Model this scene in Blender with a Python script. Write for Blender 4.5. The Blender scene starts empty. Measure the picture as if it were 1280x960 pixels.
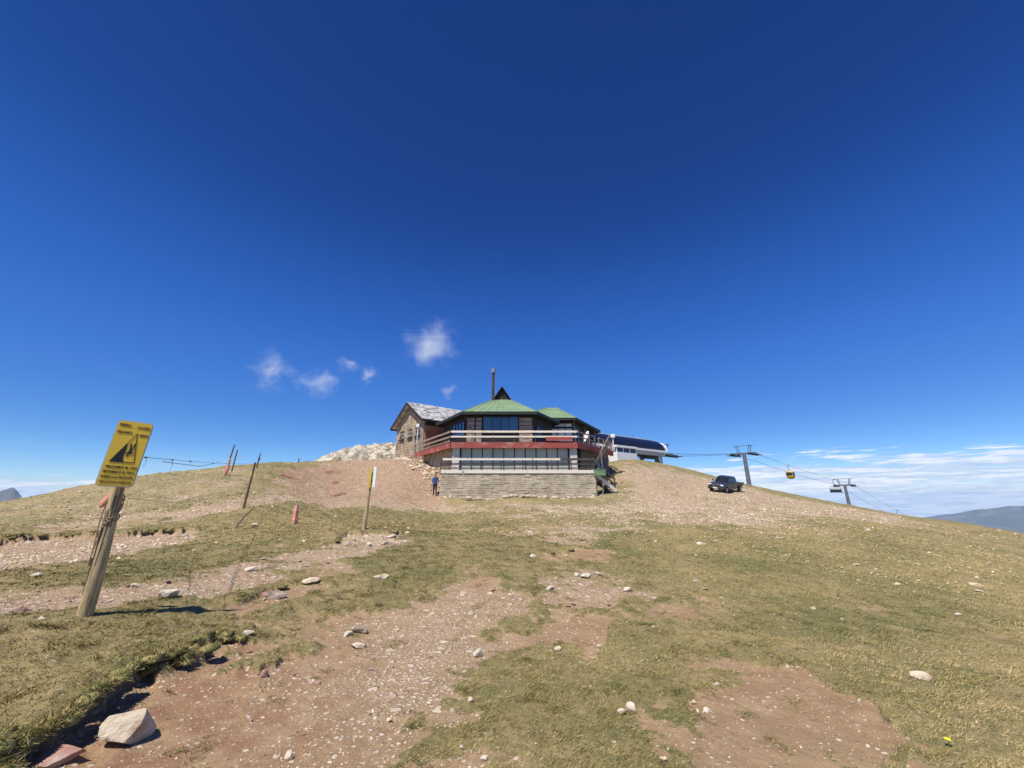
import bpy, bmesh, math, random
import numpy as np
from mathutils import Vector, Matrix

rng = np.random.default_rng(11)
R = math.radians
SC = bpy.context.scene
COL = SC.collection

# ------------------------------------------------------------------ camera
PITCH = R(16.24)
EYE = np.array([0.0, 0.0, 1.6])
FPX = 481.0
cam_d = bpy.data.cameras.new('camera')
cam_d.sensor_width = 36.0
cam_d.lens = 36.0 * FPX / 1280.0
cam_d.clip_start = 0.05
cam_d.clip_end = 100000
cam = bpy.data.objects.new('camera', cam_d)
COL.objects.link(cam)
cam.location = EYE
cam.rotation_euler = (R(90) + PITCH, 0, 0)
SC.camera = cam

# ------------------------------------------------------------------ light
SUN_EL = R(59)
SUN_AZ = math.atan2(-0.60, -0.80)            # direction towards the sun, from +Y towards +X
sun_dir = Vector((math.sin(SUN_AZ) * math.cos(SUN_EL), math.cos(SUN_AZ) * math.cos(SUN_EL), math.sin(SUN_EL)))
sd = bpy.data.lights.new('sun', 'SUN')
sd.energy = 4.6
sd.angle = R(0.5)
sd.color = (1.0, 0.95, 0.87)
so = bpy.data.objects.new('sun', sd)
COL.objects.link(so)
so.rotation_euler = sun_dir.to_track_quat('Z', 'Y').to_euler()
so.location = (0, 0, 60)

SC.view_settings.view_transform = 'Standard'
SC.view_settings.look = 'None'
SC.view_settings.gamma = 1.0
SC.cycles.volume_bounces = 3
SC.view_settings.exposure = 0.40


class NT:
    """small wrapper to wire shader nodes"""
    def __init__(s, tree):
        s.t = tree
        tree.nodes.clear()

    def n(s, typ, **kw):
        nd = s.t.nodes.new(typ)
        for k, v in kw.items():
            if k.startswith('i_'):
                nd.inputs[k[2:].replace('__', ' ')].default_value = v
            else:
                setattr(nd, k, v)
        return nd

    def put(s, inp, v):
        if hasattr(v, 'is_linked') or hasattr(v, 'links'):
            s.t.links.new(v, inp)
        else:
            inp.default_value = v

    def math(s, op, a, b=0.0, c=None, clamp=False):
        nd = s.n('ShaderNodeMath', operation=op)
        nd.use_clamp = clamp
        s.put(nd.inputs[0], a)
        s.put(nd.inputs[1], b)
        if c is not None:
            s.put(nd.inputs[2], c)
        return nd.outputs[0]

    def ramp(s, v, lo, hi, a=0.0, b=1.0):
        nd = s.n('ShaderNodeMapRange', interpolation_type='SMOOTHSTEP')
        s.put(nd.inputs[0], v)
        s.put(nd.inputs[1], lo)
        s.put(nd.inputs[2], hi)
        s.put(nd.inputs[3], a)
        s.put(nd.inputs[4], b)
        return nd.outputs[0]

    def mix(s, f, a, b, blend='MIX'):
        nd = s.n('ShaderNodeMix', data_type='RGBA', blend_type=blend)
        s.put(nd.inputs[0], f)
        for inp, v in ((nd.inputs[6], a), (nd.inputs[7], b)):
            if isinstance(v, (tuple, list)):
                v = tuple(v) + (1.0,) * (4 - len(v))
            s.put(inp, v)
        return nd.outputs[2]

    def noise(s, vec, scale, detail=5.0, rough=0.55, dist=0.0):
        nd = s.n('ShaderNodeTexNoise')
        nd.inputs['Scale'].default_value = scale
        nd.inputs['Detail'].default_value = detail
        nd.inputs['Roughness'].default_value = rough
        nd.inputs['Distortion'].default_value = dist
        if vec is not None:
            s.t.links.new(vec, nd.inputs['Vector'])
        return nd.outputs['Fac']


# ------------------------------------------------------------------ sky
world = bpy.data.worlds.new('World')
SC.world = world
world.use_nodes = True
W = NT(world.node_tree)
SKY_STRENGTH = 0.12
tc = W.n('ShaderNodeTexCoord')
sep = W.n('ShaderNodeSeparateXYZ')
W.t.links.new(tc.outputs['Generated'], sep.inputs[0])
dx, dy, dz = sep.outputs
zc = W.math('MAXIMUM', dz, 0.012)
hor = W.math('SQRT', W.math('ADD', W.math('MULTIPLY', dx, dx), W.math('MULTIPLY', dy, dy)))
cx_ = W.math('MULTIPLY', dx, 0.42)                 # the deep mountain sky is nearly even all round
hor2 = W.math('SQRT', W.math('ADD', W.math('MULTIPLY', cx_, cx_), W.math('MULTIPLY', dy, dy)))
kk = W.math('DIVIDE', hor, W.math('MAXIMUM', hor2, 1e-4))
cmb = W.n('ShaderNodeCombineXYZ')
for i, s_ in enumerate((W.math('MULTIPLY', cx_, kk), W.math('MULTIPLY', dy, kk), zc)):
    W.t.links.new(s_, cmb.inputs[i])
nrm = W.n('ShaderNodeVectorMath', operation='NORMALIZE')
W.t.links.new(cmb.outputs[0], nrm.inputs[0])
sky = W.n('ShaderNodeTexSky', sky_type='NISHITA')
sky.sun_disc = False
sky.sun_elevation = SUN_EL
sky.sun_rotation = SUN_AZ % (2 * math.pi)
sky.altitude = 2200
sky.air_density = 1.0
sky.dust_density = 0.35
sky.ozone_density = 2.6
W.t.links.new(nrm.outputs[0], sky.inputs['Vector'])
# deeper, cleaner high-mountain blue: one response per channel for the whole sky
spc = W.n('ShaderNodeSeparateColor')
W.t.links.new(sky.outputs[0], spc.inputs[0])
cbc = W.n('ShaderNodeCombineColor')
for i, (gain, pw) in enumerate(((0.92, 1.72), (0.92, 1.40), (1.12, 1.12))):
    q = W.math('POWER', W.math('MULTIPLY', spc.outputs[i], SKY_STRENGTH), pw)
    W.t.links.new(W.math('MULTIPLY', q, gain / (1.32 * SKY_STRENGTH)), cbc.inputs[i])
grad = W.math('ADD', 1.0, W.math('MULTIPLY', W.math('MULTIPLY', W.ramp(dz, 0.10, 0.36), W.ramp(dz, 0.68, 0.42)), 0.36))
grad = W.math('SUBTRACT', grad, W.math('MULTIPLY', W.ramp(dz, 0.65, 0.95), 0.16))
gm_ = W.n('ShaderNodeVectorMath', operation='SCALE')
W.t.links.new(cbc.outputs[0], gm_.inputs[0])
W.t.links.new(grad, gm_.inputs['Scale'])
skycol = gm_.outputs[0]
# a far undercast of cloud along the horizon, in the directions where it lies
mp = W.n('ShaderNodeVectorMath', operation='MULTIPLY')
W.t.links.new(tc.outputs['Generated'], mp.inputs[0])
mp.inputs[1].default_value = (1.0, 1.0, 11.0)
n1 = W.noise(mp.outputs[0], 3.6, 9.0, 0.62, 0.35)
n2 = W.noise(mp.outputs[0], 15.0, 7.0, 0.62, 0.3)
nn = W.math('ADD', W.math('MULTIPLY', n1, 0.60), W.math('MULTIPLY', n2, 0.40))
top = W.ramp(dz, 0.045, 0.100, 1.0, 0.0)          # fades upwards
azm = W.math('ADD', W.ramp(dx, 0.22, 0.60, 0.0, 1.0), W.math('MULTIPLY', W.ramp(dx, -0.66, -0.80), W.ramp(dz, 0.05, 0.02)))            # lies over the valley on the right
cov = W.math('MULTIPLY', top, azm)
thr = W.math('SUBTRACT', 0.58, W.math('MULTIPLY', cov, 0.20))
cl = W.ramp(nn, thr, W.math('ADD', thr, 0.09))
cl = W.math('MULTIPLY', cl, W.ramp(cov, 0.0, 0.15))
k = 1.0 / (1.32 * SKY_STRENGTH)
shade = W.ramp(W.math('ADD', W.math('MULTIPLY', n2, 0.6), W.math('MULTIPLY', n1, 0.4)), 0.40, 0.60)
ccol = W.mix(shade, (0.46 * k, 0.60 * k, 0.85 * k), (0.93 * k, 0.98 * k, 1.06 * k))
skyc = W.mix(W.math('MULTIPLY', cl, 0.90), skycol, ccol)
bg = W.n('ShaderNodeBackground')
bg.inputs['Strength'].default_value = SKY_STRENGTH
W.t.links.new(skyc, bg.inputs['Color'])
wo = W.n('ShaderNodeOutputWorld')
W.t.links.new(bg.outputs[0], wo.inputs['Surface'])


# ------------------------------------------------------------------ numeric helpers
def pix(u, v, t):
    """world point on the line of sight through photograph pixel (u, v) at axial depth t"""
    xc, yc = (u - 640) / FPX, (480 - v) / FPX
    return np.array([xc * t, (math.cos(PITCH) - yc * math.sin(PITCH)) * t,
                     EYE[2] + (math.sin(PITCH) + yc * math.cos(PITCH)) * t])


def _hash(ix, iy, seed):
    h = (ix.astype(np.int64) * 374761393 + iy.astype(np.int64) * 668265263 + seed * 974711) & 0xFFFFFFFF
    h = ((h ^ (h >> 13)) * 1274126177) & 0xFFFFFFFF
    h = h ^ (h >> 16)
    return (h & 0xFFFF) / 65535.0


def vnoise(x, y, seed=0):
    ix, iy = np.floor(x), np.floor(y)
    fx, fy = x - ix, y - iy
    fx = fx * fx * fx * (fx * (fx * 6 - 15) + 10)
    fy = fy * fy * fy * (fy * (fy * 6 - 15) + 10)
    a, b = _hash(ix, iy, seed), _hash(ix + 1, iy, seed)
    c, d = _hash(ix, iy + 1, seed), _hash(ix + 1, iy + 1, seed)
    return 2 * ((a * (1 - fx) + b * fx) * (1 - fy) + (c * (1 - fx) + d * fx) * fy) - 1


def fbm(x, y, octs=4, seed=0, gain=0.5):
    s, a, tot = 0.0, 1.0, 0.0
    ca, sa = math.cos(0.6), math.sin(0.6)
    for o in range(octs):
        s = s + a * vnoise(x, y, seed + o * 17)
        tot += a
        a *= gain
        x, y = (x * ca - y * sa) * 2.03 + 5.1, (x * sa + y * ca) * 2.03 - 3.7
    return s / tot


def sstep(a, b, x):
    t = np.clip((x - a) / (b - a), 0, 1)
    return t * t * (3 - 2 * t)


# ------------------------------------------------------------------ base terrain: a smooth surface through surveyed points
ctrl = []
for u, v, t in [
    (640, 960, 2.36), (0, 960, 2.2), (1280, 960, 2.40), (300, 960, 2.36), (960, 960, 2.38), (160, 900, 2.8),
    (640, 800, 4.75), (640, 756, 5.9), (103, 772, 4.2), (0, 772, 4.1), (300, 780, 4.75), (960, 780, 5.45), (1280, 780, 5.9),
    (250, 690, 8.7), (0, 700, 8.6), (100, 690, 8.8), (457, 660, 12.6), (640, 665, 12.6), (0, 662, 14.5), (150, 650, 16),
    (250, 640, 17), (304, 636, 17), (370, 655, 13.6), (850, 672, 12.6), (1000, 680, 12.6), (1280, 720, 10.5), (1150, 700, 11.5),
    (543, 625, 30.5), (640, 622, 31.0), (740, 623, 31.0), (450, 628, 25.5), (450, 602, 33), (400, 600, 31), (400, 625, 24),
    (530, 590, 36), (520, 576, 41), (532, 610, 33), (560, 620, 31.5), (640, 640, 20), (800, 640, 21), (950, 640, 24), (1100, 660, 20),
    (0, 647, 29), (60, 632, 29), (120, 610, 28), (180, 594, 27), (250, 593, 25), (300, 586, 27), (350, 580, 32), (390, 577, 38),
    (450, 575, 43), (508, 572, 44), (345, 600, 26),
    (780, 574, 56), (780, 600, 38), (850, 585, 60), (905, 617, 36), (938, 607, 54), (1000, 620, 54), (1060, 632, 53),
    (1130, 645, 50), (1200, 653, 47), (1280, 668, 43), (1000, 640, 29), (1150, 665, 25), (1280, 690, 22), (860, 605, 42),
    (820, 581, 62), (760, 612, 33.5),
]:
    ctrl.append(pix(u, v, t))
for p in [
    (-3, 34.5, 1.7), (3, 34.5, 1.7), (0, 39, 2.6), (0, 46, 4.6), (-6.5, 38, 3.6), (6.5, 40, 3.0), (11, 44, 4.6), (10, 37, 2.4),
    (-10.5, 44, 5.3), (-16, 50, 5.4), (-22, 54, 5.0), (0, 60, 5.9), (14, 58, 6.1), (26, 66, 6.2), (5, 80, 5.0),
    (-30, 42, 2.2), (-40, 38, 0.0), (-48, 28, -1.6), (-30, 60, 1.0), (-60, 60, -8), (-10, 90, -2),
    (40, 78, 3.2), (52, 86, 0.8), (70, 70, -2.2), (95, 112, -5.5), (60, 52, -2.3), (75, 50, -5), (78, 30, -6), (110, 60, -11),
    (30, 100, -1), (0, 140, -12), (60, 140, -12), (-60, 120, -22), (130, 110, -15),
    (0, 1.0, 0.0), (0, 0, 0), (3, 0, -0.05), (-3, 0, 0.12), (0, -8, -0.5), (10, -8, -0.9), (-10, -8, 0.2), (-14, 2, 0.6), (14, 3, -0.9), (22, 8, -1.8), (-25, 10, 0.1),
]:
    ctrl.append(np.array(p, float))
for i in range(16):
    a = i * math.pi / 8
    for r, z in ((260, -46), (900, -190), (3000, -420), (9000, -640)):
        ctrl.append(np.array([r * math.sin(a), r * math.cos(a), z]))
    if math.cos(a) < 0.3:
        ctrl.append(np.array([60 * math.sin(a), 60 * math.cos(a), -7]))
ctrl = np.array(ctrl)


def warp(x, y):
    r = np.hypot(x, y) + 1e-9
    s = np.arcsinh(r / 6.0) / r
    return x * s, y * s


CX, CY = warp(ctrl[:, 0], ctrl[:, 1])


def tps_u(d2):
    return 0.5 * d2 * np.log(d2 + 1e-12)


def zenc(z):                       # heights compressed far below, so that the near ground stays smooth
    return np.where(z < -10, -10 - 12 * np.log1p((-z - 10) / 12.0), z)


def zdec(q):
    return np.where(q < -10, -10 - 12 * np.expm1((-q - 10) / 12.0), q)


_n = len(CX)
_A = np.zeros((_n + 3, _n + 3))
_A[:_n, :_n] = tps_u((CX[:, None] - CX) ** 2 + (CY[:, None] - CY) ** 2) + np.eye(_n) * 0.002
_A[:_n, _n:] = np.stack([np.ones(_n), CX, CY], 1)
_A[_n:, :_n] = _A[:_n, _n:].T
_w = np.linalg.solve(_A, np.concatenate([zenc(ctrl[:, 2]), np.zeros(3)]))


def base(x, y):
    x = np.asarray(x, float)
    y = np.asarray(y, float)
    sh = x.shape
    wx, wy = warp(x.ravel(), y.ravel())
    out = _w[_n] + _w[_n + 1] * wx + _w[_n + 2] * wy
    for i in range(_n):
        out = out + _w[i] * tps_u((wx - CX[i]) ** 2 + (wy - CY[i]) ** 2)
    return zdec(out).reshape(sh)


TS = np.geomspace(1.5, 90, 420)


def cast(us, vs):
    """where the lines of sight through these photograph pixels meet the base terrain"""
    us, vs = np.asarray(us, float), np.asarray(vs, float)
    xc, yc = (us - 640) / FPX, (480 - vs) / FPX
    yy = math.cos(PITCH) - yc * math.sin(PITCH)
    zz = math.sin(PITCH) + yc * math.cos(PITCH)
    X = xc[:, None] * TS
    Y = yy[:, None] * TS
    Z = EYE[2] + zz[:, None] * TS
    below = Z < base(X, Y)
    k = np.where(below.any(1), below.argmax(1), len(TS) - 1)
    i = np.arange(len(us))
    return np.stack([X[i, k], Y[i, k]], 1)


def poly_sdf(x, y, P):
    """signed distance to a closed polygon, negative inside"""
    d2 = np.full(x.shape, 1e18)
    ins = np.zeros(x.shape, bool)
    for i in range(len(P)):
        ax, ay = P[i]
        bx, by = P[(i + 1) % len(P)]
        ex, ey = bx - ax, by - ay
        wx, wy = x - ax, y - ay
        t = np.clip((wx * ex + wy * ey) / (ex * ex + ey * ey + 1e-12), 0, 1)
        d2 = np.minimum(d2, (wx - ex * t) ** 2 + (wy - ey * t) ** 2)
        c = ((ay > y) != (by > y)) & (x < ex * (y - ay) / (ey + 1e-12 * (ey == 0)) + ax)
        ins ^= c
    return np.where(ins, -1, 1) * np.sqrt(d2)


def P(*pts):
    a = np.array(pts, float)
    return cast(a[:, 0], a[:, 1])


# bare patches: (outline, edge softness m, edge raggedness m, grassiness inside, stoniness, redness)
PATCH = [
    (P((-20, 1100), (30, 960), (60, 930), (92, 893), (150, 852), (178, 832), (225, 822), (272, 800), (298, 806), (322, 838), (385, 818), (440, 797),
       (500, 762), (560, 730), (605, 712), (640, 722), (655, 745), (610, 772), (585, 800), (572, 850), (555, 900), (545, 1000), (560, 1100)),
     0.45, 0.75, 0.08, 0.34, 0.42),
    (P((-20, 1100), (60, 945), (120, 905), (200, 850), (280, 815), (335, 850), (345, 1100)), 0.5, 0.6, 0.05, 0.16, 0.95),
    (P((455, 850), (500, 780), (560, 735), (615, 740), (590, 800), (560, 900), (470, 900)), 0.4, 0.6, 0.08, 0.85, 0.12),
    (P((790, 1100), (815, 958), (850, 905), (880, 872), (935, 858), (985, 836), (1008, 842), (1040, 868), (1098, 890), (1108, 908), (1062, 938), (1030, 965), (1040, 1100)),
     0.60, 0.95, 0.12, 0.12, 0.30),
    (P((690, 812), (688, 792), (718, 766), (752, 772), (762, 800), (735, 815)), 0.34, 0.6, 0.24, 0.18, 0.45),
    (P((-60, 700), (0, 678), (60, 672), (130, 670), (180, 668), (240, 662), (250, 672), (180, 690), (100, 705), (0, 716), (-60, 722)),
     0.30, 0.7, 0.10, 0.7, 0.50),
    (P((-60, 780), (0, 745), (80, 742), (200, 728), (290, 708), (360, 690), (420, 682), (500, 664), (510, 676), (440, 700), (380, 715), (300, 742),
       (220, 756), (150, 758), (60, 764), (0, 776)), 0.35, 0.55, 0.26, 0.9, 0.32),
    (P((300, 752), (340, 738), (400, 728), (420, 735), (350, 756), (290, 765)), 0.10, 0.22, 0.05, 0.3, 0.4),
    (P((640, 722), (690, 716), (745, 712), (800, 735), (840, 745), (800, 752), (740, 745), (680, 745), (640, 750)), 0.7, 1.0, 0.56, 0.85, 0.3),
    (P((585, 735), (580, 712), (598, 705), (612, 722), (605, 740)), 0.15, 0.25, 0.15, 0.1, 0.7),
    (P((815, 762), (850, 745), (900, 752), (905, 770), (850, 778)), 0.7, 0.9, 0.58, 0.2, 0.35),
    (P((0, 668), (80, 664), (220, 650), (300, 636), (420, 634), (540, 640), (545, 628), (420, 618), (300, 620), (180, 640), (60, 652)),
     0.9, 1.6, 0.18, 0.9, 0.2),
    (P((700, 696), (720, 688), (770, 690), (760, 700)), 0.4, 0.7, 0.35, 0.1, 0.35),
    (P((415, 682), (430, 668), (495, 668), (500, 684), (450, 690)), 0.25, 0.6, 0.34, 1.0, 0.3),
]
# turf banks: (line, height m)
BANKS = [
    (P((0, 985), (30, 958), (60, 930), (92, 893), (150, 852), (178, 832), (225, 822), (272, 800)), 0.15),
    (P((985, 836), (1008, 842), (1040, 868), (1098, 890)), 0.07),
    (P((870, 880), (900, 866), (935, 858)), 0.04),
    (P((752, 772), (762, 800)), 0.05),
    (P((-60, 700), (0, 678), (60, 672), (130, 670), (180, 668), (240, 662)), 0.20),
    (P((296, 748), (318, 742), (345, 737)), 0.07),
    (P((318, 834), (328, 842)), 0.06),
    (P((700, 696), (720, 688), (770, 690)), 0.08),
    (P((830, 752), (860, 748), (890, 756)), 0.05),
    (P((415, 682), (430, 668), (495, 668)), 0.12),
]


def line_dist(x, y, L):
    d2 = np.full(x.shape, 1e18)
    for (ax, ay), (bx, by) in zip(L[:-1], L[1:]):
        ex, ey = bx - ax, by - ay
        t = np.clip(((x - ax) * ex + (y - ay) * ey) / (ex * ex + ey * ey + 1e-12), 0, 1)
        d2 = np.minimum(d2, (x - ax - ex * t) ** 2 + (y - ay - ey * t) ** 2)
    return np.sqrt(d2)


GRAVEL = P((530, 632), (600, 640), (650, 652), (740, 666), (850, 671), (940, 660), (1020, 655), (1110, 655), (1160, 648), (1080, 638), (1000, 626), (960, 617),
           (900, 600), (850, 590), (780, 582), (770, 612), (745, 628), (640, 626))
BANK = P((340, 592), (352, 583), (430, 577), (515, 573), (560, 577), (550, 600), (545, 626), (440, 624), (345, 618))
HILL = P((-150, 640), (0, 630), (60, 619), (180, 594), (250, 590), (340, 584), (342, 622), (280, 632), (180, 642), (60, 655), (-100, 672))


def ground(x, y):
    """height and cover of the ground at world points: z, grass, stones, red earth"""
    x = np.asarray(x, float)
    y = np.asarray(y, float)
    r = np.hypot(x, y)
    z = base(x, y)
    big = fbm(x * 0.16, y * 0.16, 4, 3)
    mid = fbm(x * 0.9, y * 0.9, 4, 21)
    ragged = fbm(x * 3.1, y * 3.1, 4, 40, 0.6)
    G = np.full(x.shape, 0.93)
    S = 0.16 + 0.20 * sstep(6, 22, r) + 0.15 * np.clip(mid, -.5, .5)
    B = np.full(x.shape, 0.15)
    H = np.full(x.shape, 0.016)
    near = r < 95
    xn, yn = x[near], y[near]
    rn = ragged[near]
    mn = mid[near]
    g, s_, b_, h_ = G[near], S[near], B[near], H[near]
    nb = np.zeros(xn.shape)
    for L, hb in BANKS:
        q = 1 - sstep(0.15, 0.55, line_dist(xn, yn, L) + 0.15 * mn)
        nb = np.maximum(nb, q)
        h_ = np.maximum(h_, hb * q * (0.75 + 0.5 * rn))
    for (poly, soft, rag, gi, si, ri) in PATCH:
        soft = soft * (1 - nb) + 0.02 * nb
        rag_ = rag * (1 - nb) + 0.26 * nb
        d = poly_sdf(xn, yn, poly) + rag_ * (0.75 * rn + 0.6 * mn)
        m = 1 - sstep(-soft - 0.02, soft, d)
        g = g * (1 - m) + gi * m
        s_ = s_ * (1 - m) + si * m
        b_ = b_ * (1 - m) + ri * m
    for poly, soft, gi, si, ri in ((GRAVEL, 2.6, 0.44, 1.0, 0.0), (BANK, 1.2, 0.18, 0.70, 1.0), (HILL, 1.5, 0.74, 0.85, 0.05)):
        d = poly_sdf(xn, yn, poly) + 1.6 * mn + 2.2 * big[near]
        m = 1 - sstep(-soft, soft, d)
        g = g * (1 - m) + gi * m
        s_ = s_ * (1 - m) + si * m
        b_ = b_ * (1 - m) + ri * m
    G[near], S[near], B[near], H[near] = g, s_, b_, h_
    far = sstep(14, 40, r) * (x > 8)
    G = G - 0.12 * far
    gm = sstep(0.24, 0.76, G + 0.42 * ragged + 0.46 * mid + 0.22 * big - 0.05)
    fade = 1 - sstep(60, 200, r)
    lump = fbm(x * 2.3, y * 2.3, 3, 77)
    fine = fbm(x * 9.0, y * 9.0, 3, 90)
    z = z + fade * (0.10 * big * sstep(4, 16, r) + 0.035 * mid * (1 + 2.2 * sstep(10, 30, r)) + gm * (H + 0.030 * lump * (1 + 1.3 * sstep(9, 22, r))) + (0.009 + 0.008 * gm) * fine)
    z = z - fade * 0.05 * (1 - gm) * sstep(0.07, 0.15, H)
    return z, gm, np.clip(S, 0, 1), np.clip(B + 0.25 * big, 0, 1)


def gz(x, y):
    return float(ground(np.array([x], float), np.array([y], float))[0][0])


# ------------------------------------------------------------------ materials
MATS = {}


def mat(name, c1, c2=None, scale=4.0, rough=0.8, bump=0.0, bscale=None, metal=0.0, ior=1.45, thr=(0.35, 0.65), stretch=None, detail=6.0, coat=0.0):
    m = bpy.data.materials.new(name)
    m.use_nodes = True
    N = NT(m.node_tree)
    out = N.n('ShaderNodeOutputMaterial')
    bs = N.n('ShaderNodeBsdfPrincipled')
    N.t.links.new(bs.outputs[0], out.inputs['Surface'])
    tcn = N.n('ShaderNodeTexCoord')
    vec = tcn.outputs['Object']
    if stretch:
        mpn = N.n('ShaderNodeVectorMath', operation='MULTIPLY')
        N.t.links.new(vec, mpn.inputs[0])
        mpn.inputs[1].default_value = stretch
        vec = mpn.outputs[0]
    if c2 is None:
        c2 = tuple(c * 0.72 for c in c1)
    f = N.ramp(N.noise(vec, scale, detail, 0.6), thr[0], thr[1])
    N.t.links.new(N.mix(f, c1, c2), bs.inputs['Base Color'])
    bs.inputs['Roughness'].default_value = rough
    bs.inputs['Metallic'].default_value = metal
    bs.inputs['IOR'].default_value = ior
    bs.inputs['Coat Weight'].default_value = coat
    if bump:
        bn = N.n('ShaderNodeBump')
        bn.inputs['Strength'].default_value = bump
        bn.inputs['Distance'].default_value = 0.02
        N.t.links.new(N.noise(vec, bscale or scale * 4, 6.0, 0.6), bn.inputs['Height'])
        N.t.links.new(bn.outputs[0], bs.inputs['Normal'])
    MATS[name] = m
    return m


mat('green_roof', (0.215, 0.30, 0.165), (0.16, 0.24, 0.125), 0.7, 0.55, 0.1)
mat('dark_wood', (0.028, 0.017, 0.012), (0.014, 0.009, 0.007), 3.0, 0.7, 0.3, stretch=(1, 1, 9))
mat('eave_board', (0.018, 0.028, 0.019), (0.014, 0.015, 0.012), 3.0, 0.6)
mat('soffit', (0.03, 0.02, 0.014), (0.018, 0.012, 0.009), 2.0, 0.8)
mat('red_fascia', (0.30, 0.062, 0.048), (0.42, 0.20, 0.16), 1.6, 0.75, 0.2, thr=(0.5, 0.72))
mat('pale_rail', (0.74, 0.65, 0.50), (0.50, 0.36, 0.22), 1.3, 0.8, 0.15, thr=(0.48, 0.75), stretch=(0.6, 1, 1))
mat('grey_rail', (0.34, 0.27, 0.20), (0.20, 0.15, 0.11), 2.0, 0.8, 0.2)
mat('dark_rail', (0.075, 0.06, 0.05), (0.04, 0.034, 0.03), 2.0, 0.7)
mat('white_beam', (0.70, 0.64, 0.53), (0.52, 0.42, 0.31), 1.0, 0.8, 0.15, thr=(0.55, 0.75))
mat('concrete', (0.36, 0.31, 0.24), (0.24, 0.20, 0.15), 0.9, 0.9, 0.4, 18)
mat('wall_stone', (0.54, 0.46, 0.33), (0.37, 0.305, 0.215), 1.1, 0.9, 0.5, 14)
mat('mortar', (0.33, 0.275, 0.20), (0.25, 0.205, 0.15), 3.0, 0.95, 0.4)
mat('house_stone', (0.48, 0.375, 0.25), (0.26, 0.19, 0.125), 1.4, 0.9, 0.5, 12)
mat('plaster', (0.28, 0.24, 0.205), (0.20, 0.165, 0.14), 0.9, 0.95, 0.2)
mat('pier_plaster', (0.58, 0.54, 0.48), (0.34, 0.29, 0.24), 4.0, 0.95, 0.3, thr=(0.45, 0.7))
mat('side_wall', (0.15, 0.13, 0.105), (0.10, 0.085, 0.07), 1.5, 0.95, 0.2)
mat('orange_wall', (0.50, 0.17, 0.08), (0.38, 0.12, 0.06), 1.0, 0.85, 0.15)
mat('brick_band', (0.40, 0.31, 0.25), (0.18, 0.10, 0.075), 2.2, 0.9, 0.4, thr=(0.42, 0.62), stretch=(0.5, 0.5, 5))
mat('slate', (0.62, 0.60, 0.58), (0.23, 0.22, 0.22), 1.9, 0.7, 0.3, thr=(0.42, 0.62), detail=8)
mat('sky_tint_glass', (0.022, 0.06, 0.14), (0.015, 0.045, 0.11), 0.6, 0.06, ior=1.9)  # blue of the reflected sky put into the base colour
mat('dusty_glass', (0.36, 0.40, 0.34), (0.48, 0.46, 0.40), 0.45, 0.30, ior=1.4, stretch=(1, 1, 0.4))
mat('pale_glass', (0.78, 0.77, 0.74), (0.55, 0.56, 0.55), 0.9, 0.4, ior=1.6)
mat('black_glass', (0.012, 0.015, 0.02), (0.02, 0.024, 0.03), 1.0, 0.05, ior=1.6)
mat('dark_frame', (0.02, 0.019, 0.019), (0.03, 0.026, 0.024), 3.0, 0.5)
mat('white_paint', (0.80, 0.80, 0.79), (0.68, 0.68, 0.67), 1.0, 0.5, 0.05, thr=(0.5, 0.8))
mat('steel', (0.42, 0.43, 0.44), (0.28, 0.28, 0.29), 2.0, 0.45, metal=0.6)
mat('pylon_steel', (0.20, 0.225, 0.25), (0.12, 0.135, 0.155), 0.6, 0.55, metal=0.3)
mat('dark_steel', (0.045, 0.05, 0.06), (0.03, 0.032, 0.036), 2.0, 0.5, metal=0.3)
mat('navy_panel', (0.010, 0.019, 0.055), (0.008, 0.015, 0.042), 0.5, 0.35, ior=1.3)
mat('cream_panel', (0.50, 0.49, 0.45), (0.40, 0.39, 0.36), 0.8, 0.6)
mat('yellow_sign', (0.80, 0.52, 0.04), (0.70, 0.44, 0.04), 5.0, 0.45, thr=(0.45, 0.8))
mat('sign_black', (0.014, 0.012, 0.010), (0.02, 0.018, 0.015), 8.0, 0.5)
mat('sign_brown', (0.16, 0.055, 0.02), (0.10, 0.04, 0.02), 8.0, 0.5)
mat('yellow_paint', (0.62, 0.44, 0.05), (0.5, 0.34, 0.05), 4.0, 0.6)
mat('post_wood', (0.54, 0.40, 0.21), (0.30, 0.215, 0.11), 5.0, 0.85, 0.6, 16, stretch=(5, 5, 0.7), thr=(0.38, 0.66))
mat('old_wood', (0.22, 0.165, 0.11), (0.12, 0.09, 0.06), 5.0, 0.9, 0.4, stretch=(5, 5, 0.7))
mat('dark_post', (0.16, 0.11, 0.075), (0.085, 0.06, 0.043), 5.0, 0.9, 0.3)
mat('orange_net', (0.70, 0.25, 0.15), (0.58, 0.32, 0.23), 6.0, 0.7)
mat('cord_dark', (0.045, 0.05, 0.06), (0.09, 0.085, 0.08), 9.0, 0.8)
mat('cord_tan', (0.36, 0.27, 0.15), (0.22, 0.16, 0.09), 9.0, 0.9)
mat('rock_pale', (0.58, 0.51, 0.41), (0.37, 0.29, 0.21), 5.0, 0.9, 0.5, 24, thr=(0.4, 0.68), detail=8)
mat('rock_cream', (0.56, 0.47, 0.335), (0.31, 0.20, 0.135), 6.0, 0.9, 0.9, 22, thr=(0.45, 0.7), detail=8)
mat('rock_red', (0.36, 0.20, 0.15), (0.50, 0.40, 0.33), 6.0, 0.9, 0.5, 24, thr=(0.5, 0.72), detail=8)
mat('rock_dark', (0.17, 0.125, 0.10), (0.36, 0.27, 0.21), 8.0, 0.9, 0.5, 24, detail=8)
mat('outcrop_rock', (0.52, 0.47, 0.37), (0.25, 0.21, 0.16), 0.9, 0.95, 0.7, 3.5, thr=(0.4, 0.62), detail=10)
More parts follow.
